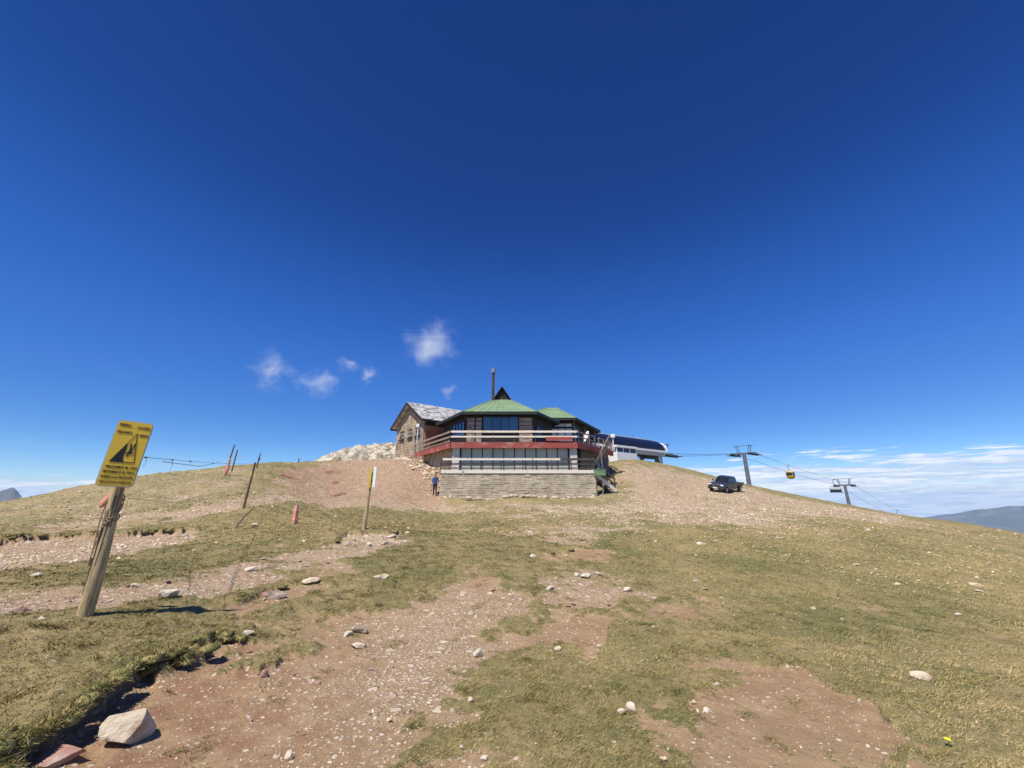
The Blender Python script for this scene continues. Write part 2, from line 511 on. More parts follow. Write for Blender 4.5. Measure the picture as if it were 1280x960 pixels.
mat('pebble', (0.55, 0.47, 0.39), (0.34, 0.255, 0.20), 0.7, 0.95, 0.2, thr=(0.35, 0.7))
mat('car_paint', (0.030, 0.038, 0.055), (0.045, 0.050, 0.062), 1.5, 0.28, coat=0.6, thr=(0.4, 0.9))
mat('car_trim', (0.018, 0.018, 0.019), (0.03, 0.028, 0.027), 4.0, 0.6)
mat('bed_side', (0.17, 0.155, 0.15), (0.12, 0.11, 0.105), 2.0, 0.6)
mat('tyre', (0.022, 0.021, 0.020), (0.05, 0.043, 0.037), 6.0, 0.9)
mat('rim', (0.45, 0.45, 0.46), (0.33, 0.33, 0.33), 6.0, 0.4, metal=0.7)
mat('lamp_glass', (0.72, 0.74, 0.76), (0.6, 0.6, 0.62), 6.0, 0.12)
mat('gondola_yellow', (0.72, 0.42, 0.02), (0.64, 0.36, 0.02), 1.0, 0.35)
mat('green_box', (0.17, 0.27, 0.14), (0.12, 0.19, 0.10), 3.0, 0.7)
mat('jacket_blue', (0.035, 0.085, 0.26), (0.02, 0.05, 0.16), 7.0, 0.85, 0.3)
mat('trousers_black', (0.016, 0.015, 0.018), (0.03, 0.027, 0.03), 7.0, 0.9)
mat('skin', (0.52, 0.31, 0.22), (0.46, 0.26, 0.18), 9.0, 0.55)
mat('hair', (0.035, 0.022, 0.015), (0.05, 0.03, 0.02), 20.0, 0.7)
mat('shoe', (0.07, 0.045, 0.035), (0.04, 0.03, 0.025), 9.0, 0.8)
mat('flower_yellow', (0.80, 0.74, 0.03), (0.75, 0.62, 0.02), 20.0, 0.6)
mat('mountain', (0.055, 0.066, 0.055), (0.12, 0.115, 0.105), 0.004, 0.95, thr=(0.42, 0.62), detail=9)


def ground_material():
    m = bpy.data.materials.new('alpine_ground')
    m.use_nodes = True
    N = NT(m.node_tree)
    out = N.n('ShaderNodeOutputMaterial')
    bs = N.n('ShaderNodeBsdfPrincipled')
    bs.inputs['Roughness'].default_value = 0.95
    bs.inputs['Specular IOR Level'].default_value = 0.15
    N.t.links.new(bs.outputs[0], out.inputs['Surface'])
    pos = N.n('ShaderNodeNewGeometry').outputs['Position']
    at = N.n('ShaderNodeAttribute', attribute_name='cover')
    sp = N.n('ShaderNodeSeparateColor')
    N.t.links.new(at.outputs['Color'], sp.inputs[0])
    g, s_, r_ = sp.outputs
    nA = N.noise(pos, 0.55, 5, 0.6)
    nB = N.noise(pos, 3.2, 6, 0.65)
    nC = N.noise(pos, 14.0, 6, 0.7)
    nD = N.noise(pos, 60.0, 4, 0.7)
    nE = N.noise(pos, 190.0, 3, 0.7)
    # earth
    red = N.math('ADD', r_, N.math('MULTIPLY', N.math('SUBTRACT', nA, 0.55), 0.9), clamp=True)
    earth = N.mix(red, (0.350, 0.236, 0.126), (0.300, 0.152, 0.084))
    earth = N.mix(N.ramp(nB, 0.38, 0.68), earth, (0.435, 0.295, 0.168))
    earth = N.mix(N.math('MULTIPLY', N.ramp(nC, 0.5, 0.75), 0.6), earth, (0.150, 0.098, 0.066))
    earth = N.mix(N.math('MULTIPLY', N.ramp(nD, 0.52, 0.75), 0.5), earth, (0.47, 0.36, 0.235))
    # turf: green where it is damp, straw where dry, combed by the wind along the slope
    mpg = N.n('ShaderNodeVectorMath', operation='MULTIPLY')
    N.t.links.new(pos, mpg.inputs[0])
    mpg.inputs[1].default_value = (0.55, 1.4, 1.0)
    nS = N.noise(mpg.outputs[0], 5.5, 7, 0.7, 0.5)
    nL = N.noise(pos, 0.17, 4, 0.55)
    dry = N.math('ADD', N.math('ADD', N.math('MULTIPLY', nA, 0.40), N.math('MULTIPLY', nB, 0.30)), N.math('MULTIPLY', nL, 0.30))
    turf = N.mix(N.ramp(dry, 0.40, 0.58), (0.165, 0.157, 0.056), (0.370, 0.275, 0.126))
    turf = N.mix(N.math('MULTIPLY', N.ramp(nS, 0.50, 0.70), 0.75), turf, (0.42, 0.335, 0.155))
    turf = N.mix(N.math('MULTIPLY', N.ramp(nC, 0.47, 0.70), 0.70), turf, (0.075, 0.070, 0.026))
    turf = N.mix(N.math('MULTIPLY', N.ramp(nD, 0.5, 0.72), 0.55), turf, (0.40, 0.32, 0.165))
    gs = N.ramp(N.math('ADD', g, N.math('MULTIPLY', N.math('SUBTRACT', N.math('ADD', N.math('MULTIPLY', nC, 0.6), N.math('MULTIPLY', nB, 0.4)), 0.5), 2.2)), 0.34, 0.66)
    col = N.mix(gs, earth, turf)
    col = N.mix(N.math('MULTIPLY', N.ramp(nE, 0.42, 0.62, 1.0, 0.0), 0.45), col, N.mix(gs, (0.13, 0.085, 0.055), (0.055, 0.052, 0.02)))
    # stones too small to build, three sizes
    hgt = None
    for sc, dens, c1, c2 in ((9.0, 0.55, (0.66, 0.55, 0.42), (0.46, 0.35, 0.25)), (24.0, 0.65, (0.66, 0.55, 0.42), (0.42, 0.31, 0.22)), (60.0, 0.7, (0.62, 0.51, 0.39), (0.34, 0.25, 0.18))):
        vo = N.n('ShaderNodeTexVoronoi', voronoi_dimensions='3D')
        vo.inputs['Scale'].default_value = sc
        vo.inputs['Randomness'].default_value = 1.0
        wob = N.n('ShaderNodeVectorMath', operation='MULTIPLY_ADD')
        nz = N.n('ShaderNodeTexNoise')
        nz.inputs['Scale'].default_value = sc * 1.6
        N.t.links.new(pos, nz.inputs['Vector'])
        N.t.links.new(nz.outputs['Color'], wob.inputs[0])
        wob.inputs[1].default_value = (0.5 / sc,) * 3
        N.t.links.new(pos, wob.inputs[2])
        N.t.links.new(wob.outputs[0], vo.inputs['Vector'])
        vs = N.n('ShaderNodeSeparateColor')
        N.t.links.new(vo.outputs['Color'], vs.inputs[0])
        pick = N.ramp(vs.outputs[0], N.math('SUBTRACT', 1.0, N.math('MULTIPLY', N.math('SUBTRACT', s_, 0.30 if sc < 10 else 0.0), dens)), N.math('SUBTRACT', 1.03, N.math('MULTIPLY', N.math('SUBTRACT', s_, 0.30 if sc < 10 else 0.0), dens)))
        body = N.ramp(vo.outputs['Distance'], 0.48, 0.36)
        f = N.math('MULTIPLY', pick, body)
        f = N.math('MULTIPLY', f, N.math('SUBTRACT', 1.0, N.math('MULTIPLY', g, 0.65)))
        col = N.mix(f, col, N.mix(vs.outputs[1], c1, c2))
        hh = N.math('MULTIPLY', f, 0.22 / sc)
        hgt = hh if hgt is None else N.math('ADD', hgt, hh)
    N.t.links.new(col, bs.inputs['Base Color'])
    h2 = N.math('ADD', N.math('ADD', N.math('MULTIPLY', nC, 0.016), N.math('MULTIPLY', nD, 0.009)), N.math('MULTIPLY', nE, 0.004))
    bn = N.n('ShaderNodeBump')
    bn.inputs['Strength'].default_value = 0.9
    bn.inputs['Distance'].default_value = 1.0
    N.t.links.new(N.math('ADD', h2, hgt), bn.inputs['Height'])
    N.t.links.new(bn.outputs[0], bs.inputs['Normal'])
    return m


def tint_material(name, stops, rough=0.8):
    """colour picked per face-corner by the attribute 'tint'"""
    m = bpy.data.materials.new(name)
    m.use_nodes = True
    N = NT(m.node_tree)
    out = N.n('ShaderNodeOutputMaterial')
    bs = N.n('ShaderNodeBsdfPrincipled')
    bs.inputs['Roughness'].default_value = rough
    bs.inputs['Specular IOR Level'].default_value = 0.2
    N.t.links.new(bs.outputs[0], out.inputs['Surface'])
    at = N.n('ShaderNodeAttribute', attribute_name='tint')
    cr = N.n('ShaderNodeValToRGB')
    e = cr.color_ramp.elements
    e[0].position, e[0].color = stops[0][0], stops[0][1] + (1,)
    e[1].position, e[1].color = stops[-1][0], stops[-1][1] + (1,)
    for p_, c_ in stops[1:-1]:
        q = e.new(p_)
        q.color = c_ + (1,)
    N.t.links.new(at.outputs['Fac'], cr.inputs[0])
    N.t.links.new(cr.outputs[0], bs.inputs['Base Color'])
    return m


# ------------------------------------------------------------------ object helpers
def link(o, parent=None):
    COL.objects.link(o)
    if parent is not None:
        o.parent = parent
    return o


def tag(o, label=None, cat=None, group=None, kind=None):
    for key, val in (('label', label), ('category', cat), ('group', group), ('kind', kind)):
        if val:
            o[key] = val
    return o


def thing(name, label, cat, loc=(0, 0, 0), rz=0.0, group=None):
    o = bpy.data.objects.new(name, None)
    o.empty_display_size = 0.3
    link(o)
    o.location = Vector([float(c) for c in loc])
    o.rotation_euler = (0, 0, rz)
    return tag(o, label, cat, group)


def np_mesh(name, V, F, m=None, smooth=False):
    """mesh from numpy arrays; all faces with the same number of corners"""
    me = bpy.data.meshes.new(name)
    k_ = F.shape[1]
    me.vertices.add(len(V))
    me.vertices.foreach_set('co', np.ascontiguousarray(V, np.float32).ravel())
    me.loops.add(F.size)
    me.loops.foreach_set('vertex_index', np.ascontiguousarray(F, np.int32).ravel())
    me.polygons.add(len(F))
    me.polygons.foreach_set('loop_start', np.arange(0, F.size, k_, dtype=np.int32))
    me.polygons.foreach_set('loop_total', np.full(len(F), k_, np.int32))
    me.polygons.foreach_set('use_smooth', np.full(len(F), smooth, bool))
    me.update(calc_edges=True)
    me.validate()
    if m:
        me.materials.append(m)
    return me


class MB:
    """collects simple solids into one mesh"""
    def __init__(s):
        s.v, s.f = [], []

    def add(s, V, F):
        b = len(s.v)
        s.v += [tuple(map(float, p)) for p in V]
        s.f += [tuple(b + i for i in f) for f in F]
        return s

    def box(s, c, size, rz=0.0, rot=None):
        hx, hy, hz = (d / 2 for d in size)
        M_ = rot if rot is not None else Matrix.Rotation(rz, 3, 'Z')
        c = Vector([float(q) for q in c])
        V = [c + M_ @ Vector((x * hx, y * hy, z * hz)) for z in (-1, 1) for y in (-1, 1) for x in (-1, 1)]
        return s.add(V, [(0, 2, 3, 1), (4, 5, 7, 6), (0, 1, 5, 4), (2, 6, 7, 3), (0, 4, 6, 2), (1, 3, 7, 5)])

    def bar(s, p, q, w, h=None, up=(0, 0, 1)):
        """a beam from p to q, w wide and h high"""
        h = h or w
        p, q = Vector([float(c) for c in p]), Vector([float(c) for c in q])
        d = (q - p).normalized()
        up = Vector(up)
        if abs(d.dot(up)) > 0.97:
            up = Vector((0, 1, 0))
        sx = d.cross(up).normalized()
        su = sx.cross(d).normalized()
        V = [a + sx * (i * w / 2) + su * (j * h / 2) for a in (p, q) for i, j in ((-1, -1), (1, -1), (1, 1), (-1, 1))]
        return s.add(V, [(0, 1, 2, 3), (7, 6, 5, 4), (0, 4, 5, 1), (1, 5, 6, 2), (2, 6, 7, 3), (3, 7, 4, 0)])

    def tube(s, pts, r, n=10, r2=None, cap=True):
        pts = [Vector([float(c) for c in p]) for p in pts]
        m_ = len(pts)
        V, F = [], []
        for i, p in enumerate(pts):
            d = (pts[min(i + 1, m_ - 1)] - pts[max(i - 1, 0)]).normalized()
            a = d.cross(Vector((0, 0, 1)) if abs(d.z) < 0.9 else Vector((1, 0, 0))).normalized()
            b = d.cross(a)
            rr = r if r2 is None else r + (r2 - r) * i / max(1, m_ - 1)
            V += [p + a * (rr * math.cos(2 * math.pi * k_ / n)) + b * (rr * math.sin(2 * math.pi * k_ / n)) for k_ in range(n)]
        for i in range(m_ - 1):
            for k_ in range(n):
                F.append((i * n + k_, i * n + (k_ + 1) % n, (i + 1) * n + (k_ + 1) % n, (i + 1) * n + k_))
        if cap:
            F.append(tuple(range(n - 1, -1, -1)))
            F.append(tuple((m_ - 1) * n + k_ for k_ in range(n)))
        return s.add(V, F)

    def prism(s, poly, z0, z1):
        """upright prism over a plan polygon"""
        n = len(poly)
        V = [(x, y, z0) for x, y in poly] + [(x, y, z1) for x, y in poly]
        F = [tuple(range(n - 1, -1, -1)), tuple(range(n, 2 * n))] + [(i, (i + 1) % n, n + (i + 1) % n, n + i) for i in range(n)]
        return s.add(V, F)

    def slab(s, poly3, thick, nrm_):
        """a plate: polygon in space plus a thickness along nrm_"""
        n = len(poly3)
        o = Vector(nrm_) * thick
        V = [Vector([float(c) for c in p]) for p in poly3]
        V = V + [p + o for p in V]
        F = [tuple(range(n - 1, -1, -1)), tuple(range(n, 2 * n))] + [(i, (i + 1) % n, n + (i + 1) % n, n + i) for i in range(n)]
        return s.add(V, F)

    def loft(s, rings, cap=True):
        n = len(rings[0])
        V = [p for r_ in rings for p in r_]
        F = []
        for i in range(len(rings) - 1):
            for k_ in range(n):
                F.append((i * n + k_, i * n + (k_ + 1) % n, (i + 1) * n + (k_ + 1) % n, (i + 1) * n + k_))
        if cap:
            F.append(tuple(range(n - 1, -1, -1)))
            F.append(tuple((len(rings) - 1) * n + k_ for k_ in range(n)))
        return s.add(V, F)

    def ball(s, c, r, n=10, m_=6, sq=(1, 1, 1)):
        rings = []
        for i in range(1, m_):
            a = math.pi * i / m_
            rings.append([(c[0] + sq[0] * r * math.sin(a) * math.cos(2 * math.pi * k_ / n), c[1] + sq[1] * r * math.sin(a) * math.sin(2 * math.pi * k_ / n), c[2] - sq[2] * r * math.cos(a)) for k_ in range(n)])
        return s.loft(rings)

    def build(s, name, m, parent=None, world=False, smooth=False, bevel=0.0):
        me = bpy.data.meshes.new(name)
        off = Vector((0, 0, 0))
        if world and parent is not None:
            q = parent
            while q is not None:
                off += q.location
                q = q.parent
        me.from_pydata([(x - off.x, y - off.y, z - off.z) for x, y, z in s.v], [], s.f)
        bm = bmesh.new()
        bm.from_mesh(me)
        bmesh.ops.recalc_face_normals(bm, faces=bm.faces)
        if bevel:
            bmesh.ops.bevel(bm, geom=bm.edges[:], offset=bevel, segments=1, affect='EDGES', clamp_overlap=True)
        for f in bm.faces:
            f.smooth = smooth
        bm.to_mesh(me)
        bm.free()
        me.materials.append(MATS[m] if isinstance(m, str) else m)
        return link(bpy.data.objects.new(name, me), parent)


def copy_tree(o, parent=None):
    c = o.copy()
    link(c, parent)
    for ch in list(o.children):
        copy_tree(ch, c)
    return c


# ------------------------------------------------------------------ the ground
def build_ground():
    fine = np.linspace(R(-63), R(63), 780)
    rest = np.linspace(R(63), R(360 - 63), 110)[1:-1]
    ang = np.concatenate([fine, rest])
    rad = np.concatenate([[0.25, 0.7, 1.2, 1.6], np.geomspace(1.95, 72, 700), np.geomspace(75, 9000, 60)])
    A, Rr = np.meshgrid(ang, rad)
    X, Y = Rr * np.sin(A), Rr * np.cos(A)
    z, g, s_, b_ = ground(X.ravel(), Y.ravel())
    na, nr = len(ang), len(rad)
    V = np.stack([X.ravel(), Y.ravel(), z], 1)
    i, j = np.meshgrid(np.arange(nr - 1), np.arange(na), indexing='ij')
    j2 = (j + 1) % na
    F = np.stack([i * na + j, (i + 1) * na + j, (i + 1) * na + j2, i * na + j2], -1).reshape(-1, 4)
    F = F[:, ::-1]
    me = np_mesh('ground', V, F, ground_material(), True)
    ca = me.color_attributes.new('cover', 'FLOAT_COLOR', 'POINT')
    ca.data.foreach_set('color', np.stack([g, s_, b_, np.ones_like(g)], 1).astype(np.float32).ravel())
    o = link(bpy.data.objects.new('ground', me))
    tag(o, 'rough alpine hillside of patchy turf, red earth and stones', kind='structure')
    return o


build_ground()

# ------------------------------------------------------------------ distant mountains
def mountain(name, label, cx, cy, rx, ry, top, bottom, seed, rz=0.0, n=90):
    xs = np.linspace(-1.3, 1.3, n)
    X, Y = np.meshgrid(xs, xs)
    r = np.hypot(X, Y)
    h = np.clip(1 - r, 0, 1) ** 1.15
    ridge = 1 - np.abs(fbm(X * 2.2 + seed, Y * 2.2, 6, seed, 0.55)) * 1.6
    Z = bottom + (top - bottom) * np.clip(h * (0.80 + 0.26 * ridge), 0, 1.05)
    c_, s_ = math.cos(rz), math.sin(rz)
    wx, wy = X * rx, Y * ry
    V = np.stack([cx + wx * c_ - wy * s_, cy + wx * s_ + wy * c_, Z], -1).reshape(-1, 3)
    i, j = np.meshgrid(np.arange(n - 1), np.arange(n - 1), indexing='ij')
    F = np.stack([i * n + j, i * n + j + 1, (i + 1) * n + j + 1, (i + 1) * n + j], -1).reshape(-1, 4)
    o = link(bpy.data.objects.new(name, np_mesh(name, V, F, MATS['mountain'], True)))
    return tag(o, label, kind='structure')


mountain('hills', 'distant bluish mountain rising at the right edge', 8600, 6300, 3300, 2600, -20, -640, 5)
mountain('hills', 'low bluish mountain at the far left edge', -4650, 3700, 900, 700, 60, -500, 9)


# ------------------------------------------------------------------ stones and rocks
def rock_mesh(name, dims, seed, m, sub=2, cuts=9, rough=0.035):
    """a stone broken to flat faces: a ball cut by planes, then roughened"""
    r_ = random.Random(seed)
    bm = bmesh.new()
    bmesh.ops.create_icosphere(bm, subdivisions=sub, radius=1.0)
    planes = []
    for _ in range(cuts):
        d = Vector((r_.uniform(-1, 1), r_.uniform(-1, 1), r_.uniform(-1, 1))).normalized()
        planes.append((d, r_.uniform(0.34, 0.80)))
    for v in bm.verts:
        for d, h in planes:
            k_ = v.co.dot(d)
            if k_ > h:
                v.co -= d * (k_ - h)
    mx = [max(abs(v.co[i]) for v in bm.verts) for i in range(3)]
    for v in bm.verts:
        v.co = Vector([v.co[i] / mx[i] * dims[i] / 2 * (1 + r_.uniform(-rough, rough)) for i in range(3)])
    bm.normal_update()
    me = bpy.data.meshes.new(name)
    bm.to_mesh(me)
    bm.free()
    me.materials.append(MATS[m])
    return me


def at_ground(u, v):
    x, y = cast([u], [v])[0]
    return x, y, gz(x, y)


def px_size(x, y):
    """metres per photograph pixel at this spot of the ground"""
    return (y * math.cos(PITCH) - 1.3 * math.sin(PITCH) * 0) / FPX


# (u, v of the foot, width px, height px, material, label, turn)
ROCKS = [
    (160, 930, 68, 44, 'rock_cream', 'largest pale angular slab of rock on the red earth below the turf bank', 0.45),
    (68, 950, 54, 24, 'rock_red', 'flat reddish rock at the bottom left corner beside the big slab', 0.3),
    (206, 755, 22, 15, 'rock_pale', 'pale pointed rock on the grass right of the sign post', 0.6),
    (345, 750, 27, 11, 'rock_dark', 'dark flat rock on the small bare hollow left of the middle', 0.1),
    (331, 749, 12, 7, 'rock_red', 'small pinkish rock touching the dark flat rock', 0.0),
    (448, 794, 22, 15, 'rock_pale', 'rounded white rock at the left edge of the stony track', 0.1),
    (434, 797, 12, 8, 'rock_pale', 'small grey rock left of the rounded white rock', 0.4),
    (448, 812, 22, 10, 'rock_cream', 'flat brown topped rock just below the rounded white rock', 0.1),
    (330, 851, 12, 17, 'rock_red', 'upright brown stone at the edge of the turf and track', 1.2),
    (597, 824, 13, 11, 'rock_pale', 'white cube shaped stone on the right edge of the track', 0.3),
    (476, 727, 20, 7, 'rock_cream', 'flat pale rock alone on the yellowish grass', -0.1),
    (314, 716, 17, 8, 'rock_pale', 'pale rock above the grassy lump on the left', 0.0),
    (386, 733, 22, 6, 'rock_cream', 'long pale rock at the upper rim of the bare hollow', 0.5),
    (361, 953, 12, 10, 'rock_cream', 'round whitish stone at the bottom of the red track', 0.0),
    (1159, 855, 30, 7, 'rock_cream', 'long flat white stone in the grass on the right', -0.25),
    (699, 816, 13, 6, 'rock_cream', 'triangular white stone on the small bare patch in the middle', 0.2),
    (748, 812, 8, 5, 'rock_pale', 'small white stone right of the triangular one', 0.0),
    (778, 901, 12, 9, 'rock_cream', 'white stone in the foreground grass, left of a pair', 0.2),
    (791, 896, 14, 11, 'rock_pale', 'white stone in the foreground grass, right of a pair', -0.7),
    (885, 892, 9, 7, 'rock_pale', 'grey white stone on the right bare patch near its left rim', 0.1),
    (868, 881, 8, 6, 'rock_cream', 'cream stone on the upper left rim of the right bare patch', 0.4),
    (873, 893, 6, 7, 'rock_cream', 'thin upright cream stone beside the grey white stone', 1.2),
    (897, 861, 10, 4, 'rock_cream', 'flat cream stone above the right bare patch', 0.0),
    (832, 956, 14, 6, 'rock_cream', 'flat white stone at the bottom edge by the right bare patch', -0.4),
    (605, 954, 9, 7, 'rock_pale', 'whitish stone at the bottom edge right of the track', 0.1),
    (578, 940, 7, 6, 'rock_pale', 'small whitish stone near the bottom right of the track', 0.1),
    (588, 885, 8, 7, 'rock_cream', 'yellowish round stone in the grass right of the track', 0.1),
    (486, 906, 8, 6, 'rock_cream', 'white stone near the middle of the foreground track', 0.1),
    (396, 859, 9, 6, 'rock_red', 'thin brown stone on the left half of the track', 0.1),
    (463, 839, 9, 4, 'rock_dark', 'dark thin stone in the middle of the stony track', 0.0),
    (536, 885, 8, 5, 'rock_pale', 'grey pebble left of the yellowish round stone', 0.0),
    (785, 741, 11, 7, 'rock_pale', 'white rock at the right end of the stony strip', 0.2),
    (733, 723, 16, 7, 'rock_pale', 'widest white rock of the pale heap in the middle distance', 0.2),
    (722, 722, 12, 6, 'rock_pale', 'second white rock of the pale heap in the middle distance', 0.6),
    (748, 720, 10, 5, 'rock_cream', 'cream rock at the right end of the pale heap', 0.1),
    (687, 738, 12, 6, 'rock_pale', 'white rock left of and below the pale heap', 0.2),
    (871, 729, 7, 4, 'rock_pale', 'lone white stone in the grass right of the pale heap', 0.0),
    (666, 697, 8, 5, 'rock_pale', 'white stone in the grass far above the pale heap', 0.0),
    (878, 687, 12, 4, 'rock_pale', 'flat white stone at the lower rim of the gravel field', 0.0),
    (1222, 737, 13, 4, 'rock_cream', 'flat white stone far out on the right slope', -0.1),
    (1226, 742, 9, 3, 'rock_cream', 'smaller flat white stone just below the one on the right slope', -0.1),
    (1201, 774, 8, 4, 'rock_cream', 'small pale stone on the right slope near the frame edge', -0.1),
    (20, 766, 22, 8, 'rock_red', 'pinkish grey rock at the left edge below the sign', 0.0),
    (42, 723, 14, 4, 'rock_pale', 'flat pale stone on the grass strip at the left edge', 0.0),
    (166, 736, 9, 6, 'rock_pale', 'pale stone on the gravel strip behind the sign post', 0.0),
    (48, 783, 9, 4, 'rock_pale', 'small pale stone left of the foot of the sign post', 0.0),
    (309, 803, 14, 7, 'rock_pale', 'pale rock half sunk in grass above the track', 0.1),
    (437, 683, 14, 6, 'rock_pale', 'white rock left of the marker post foot', 0.1),
    (462, 684, 8, 7, 'rock_pale', 'white upright stone below the marker post', 0.8),
    (481, 681, 12, 6, 'rock_pale', 'white rock right of the marker post shadow', 0.0),
    (491, 672, 13, 5, 'rock_pale', 'flat white rock up the slope from the marker post', 0.2),
    (319, 658, 9, 5, 'rock_pale', 'pale boulder right of the leaning stick', 0.0),
]


def build_rocks():
    for n, (u, v, w, h, m_, lab, rz) in enumerate(ROCKS):
        x, y, z = at_ground(u, v - h * 0.15)
        d = math.hypot(x, y) + 0.3
        sc = y * math.cos(PITCH) + 0.28 * 0.0
        t = y / (math.cos(PITCH) - ((480 - v) / FPX) * math.sin(PITCH))
        k_ = t / FPX
        W_, H_ = w * k_, h * k_
        pitch = math.atan2(1.6 - z, math.hypot(x, y))
        hz = max(0.35 * W_, min(H_ * 0.85, W_ * 0.75)) if h > 0.35 * w else 0.33 * W_
        me = rock_mesh('rock', (W_ * 1.02, W_ * 0.72, hz * 1.25), 300 + n * 7, m_, 4 if w > 30 else 2, 16 if w > 30 else 11, 0.02 if w > 30 else 0.035)
        o = link(bpy.data.objects.new('rock', me))
        o.location = (x, y + W_ * 0.1, z + hz * 0.30)
        o.rotation_euler = (0.12 * math.sin(n), 0.15 * math.cos(n * 1.7), rz)
        tag(o, lab, 'rock', 'larger rocks on the hillside')


build_rocks()


GRASS = tint_material('grass_tints', [(0.0, (0.095, 0.100, 0.032)), (0.33, (0.200, 0.182, 0.064)), (0.6, (0.36, 0.28, 0.112)), (1.0, (0.58, 0.45, 0.22))], 0.8)


def scatter(n, u0, u1, r0, r1, power=1.0):
    """random points in a sector of the hillside"""
    a = rng.uniform(u0, u1, n)
    q = rng.uniform(0, 1, n) ** power
    r = r0 * (r1 / r0) ** q
    return r * np.sin(a), r * np.cos(a)


ICO_V = None


def ico():
    t = (1 + 5 ** 0.5) / 2
    V = np.array([(-1, t, 0), (1, t, 0), (-1, -t, 0), (1, -t, 0), (0, -1, t), (0, 1, t), (0, -1, -t), (0, 1, -t), (t, 0, -1), (t, 0, 1), (-t, 0, -1), (-t, 0, 1)], float)
    V /= np.linalg.norm(V[0])
    F = np.array([(0, 11, 5), (0, 5, 1), (0, 1, 7), (0, 7, 10), (0, 10, 11), (1, 5, 9), (5, 11, 4), (11, 10, 2), (10, 7, 6), (7, 1, 8),
                  (3, 9, 4), (3, 4, 2), (3, 2, 6), (3, 6, 8), (3, 8, 9), (4, 9, 5), (2, 4, 11), (6, 2, 10), (8, 6, 7), (9, 8, 1)])
    return V, F


PEBBLE = tint_material('pebble_tints', [(0.0, (0.27, 0.18, 0.12)), (0.3, (0.45, 0.335, 0.235)), (0.65, (0.60, 0.49, 0.345)), (1.0, (0.74, 0.635, 0.475))], 0.95)


def octa():
    V = np.array([(1, 0, 0), (.1, 1, 0), (-1, .1, 0), (0, -1, 0), (0, 0, 1), (0, 0, -1)], float)
    F = np.array([(0, 1, 4), (1, 2, 4), (2, 3, 4), (3, 0, 4), (1, 0, 5), (2, 1, 5), (3, 2, 5), (0, 3, 5)])
    return V, F


def stone_field(name, label, x, y, size, m=None, tint=None, sink=0.36, zs=None, far=False):
    n = len(x)
    z = ground(x, y)[0] if zs is None else zs
    V0, F0 = octa() if far else ico()
    nv = len(V0)
    jit = 1 + rng.uniform(-0.34, 0.34, (n, nv, 1))
    S = np.stack([rng.uniform(0.7, 1.25, n), rng.uniform(0.6, 1.0, n), rng.uniform(0.32, 0.75, n)], 1) * size[:, None] / 2
    V = V0[None] * jit * S[:, None, :]
    a = rng.uniform(0, 6.28, n)
    c_, s_ = np.cos(a)[:, None], np.sin(a)[:, None]
    tl = rng.uniform(-0.35, 0.35, n)[:, None]
    vx, vy, vz = V[:, :, 0], V[:, :, 1], V[:, :, 2]
    vz = vz + vx * tl
    X = vx * c_ - vy * s_ + x[:, None]
    Y = vx * s_ + vy * c_ + y[:, None]
    Z = vz + (z + S[:, 2] * (1 - 2 * sink))[:, None]
    V = np.stack([X, Y, Z], -1).reshape(-1, 3)
    F = (F0[None] + nv * np.arange(n)[:, None, None]).reshape(-1, 3)
    me = np_mesh(name, V, F, m or PEBBLE)
    at = me.attributes.new('tint', 'FLOAT', 'POINT')
    tn = rng.beta(2.0, 1.35, n) if far else rng.beta(2.0, 1.6, n) if tint is None else tint
    at.data.foreach_set('value', np.repeat(tn, nv).astype(np.float32))
    o = link(bpy.data.objects.new(name, me))
    return tag(o, label, kind='stuff')


def build_gravel():
    # gravel of the track and bare patches near by
    x, y = scatter(60000, R(-60), R(58), 2.6, 16, 0.75)
    z, g, s_, b_ = ground(x, y)
    keep = rng.uniform(0, 1, len(x)) < (1 - g) * s_ * 0.50 + 0.010
    x, y = x[keep], y[keep]
    r = np.hypot(x, y)
    size = (0.009 + 0.030 * rng.beta(1.0, 6.0, len(x))) * (0.85 + 0.045 * r)
    stone_field('gravel', 'loose gravel on the bare earth', x, y, size)
    # stony ground farther up the hill
    x, y = scatter(150000, R(-58), R(56), 11, 62, 0.8)
    z, g, s_, b_ = ground(x, y)
    keep = rng.uniform(0, 1, len(x)) < (1 - 0.86 * g) * s_ ** 1.5 * 0.62
    ok = ~((np.abs(x - 0.4) < 6.6) & (y > 32.2) & (y < 55))
    x, y = x[keep & ok], y[keep & ok]
    r = np.hypot(x, y)
    size = (0.03 + 0.24 * rng.beta(1.0, 7.0, len(x))) * (0.55 + 0.020 * r)
    stone_field('stones', 'scattered pale stones on the upper hillside', x, y, size, far=True)


build_gravel()


def build_tussocks():
    x, y = scatter(130000, R(-58), R(57), 12, 58, 0.8)
    z, g, s_, b_ = ground(x, y)
    pat = fbm(x * .7, y * .7, 3, 210)
    keep = rng.uniform(0, 1, len(x)) < np.clip(.05 + .50 * g * (1.15 - g) * 2.0 + .35 * pat, 0, .6) * np.where(g > .12, 1, .15)
    keep &= ~((np.abs(x - 0.4) < 6.8) & (y > 31.8) & (y < 56))
    x, y, z = x[keep], y[keep], z[keep]
    r = np.hypot(x, y)
    size = (0.035 + 0.085 * rng.beta(1.2, 3.0, len(x))) * (0.55 + 0.022 * r)
    tint = np.clip(rng.normal(.27, .14, len(x)) + .25 * fbm(x * .3, y * .3, 3, 220), 0, .62)
    stone_field('tussocks', 'low tufts of dry grass dotting the hillside', x, y, size, m=GRASS, tint=tint, sink=.30, zs=z, far=True)


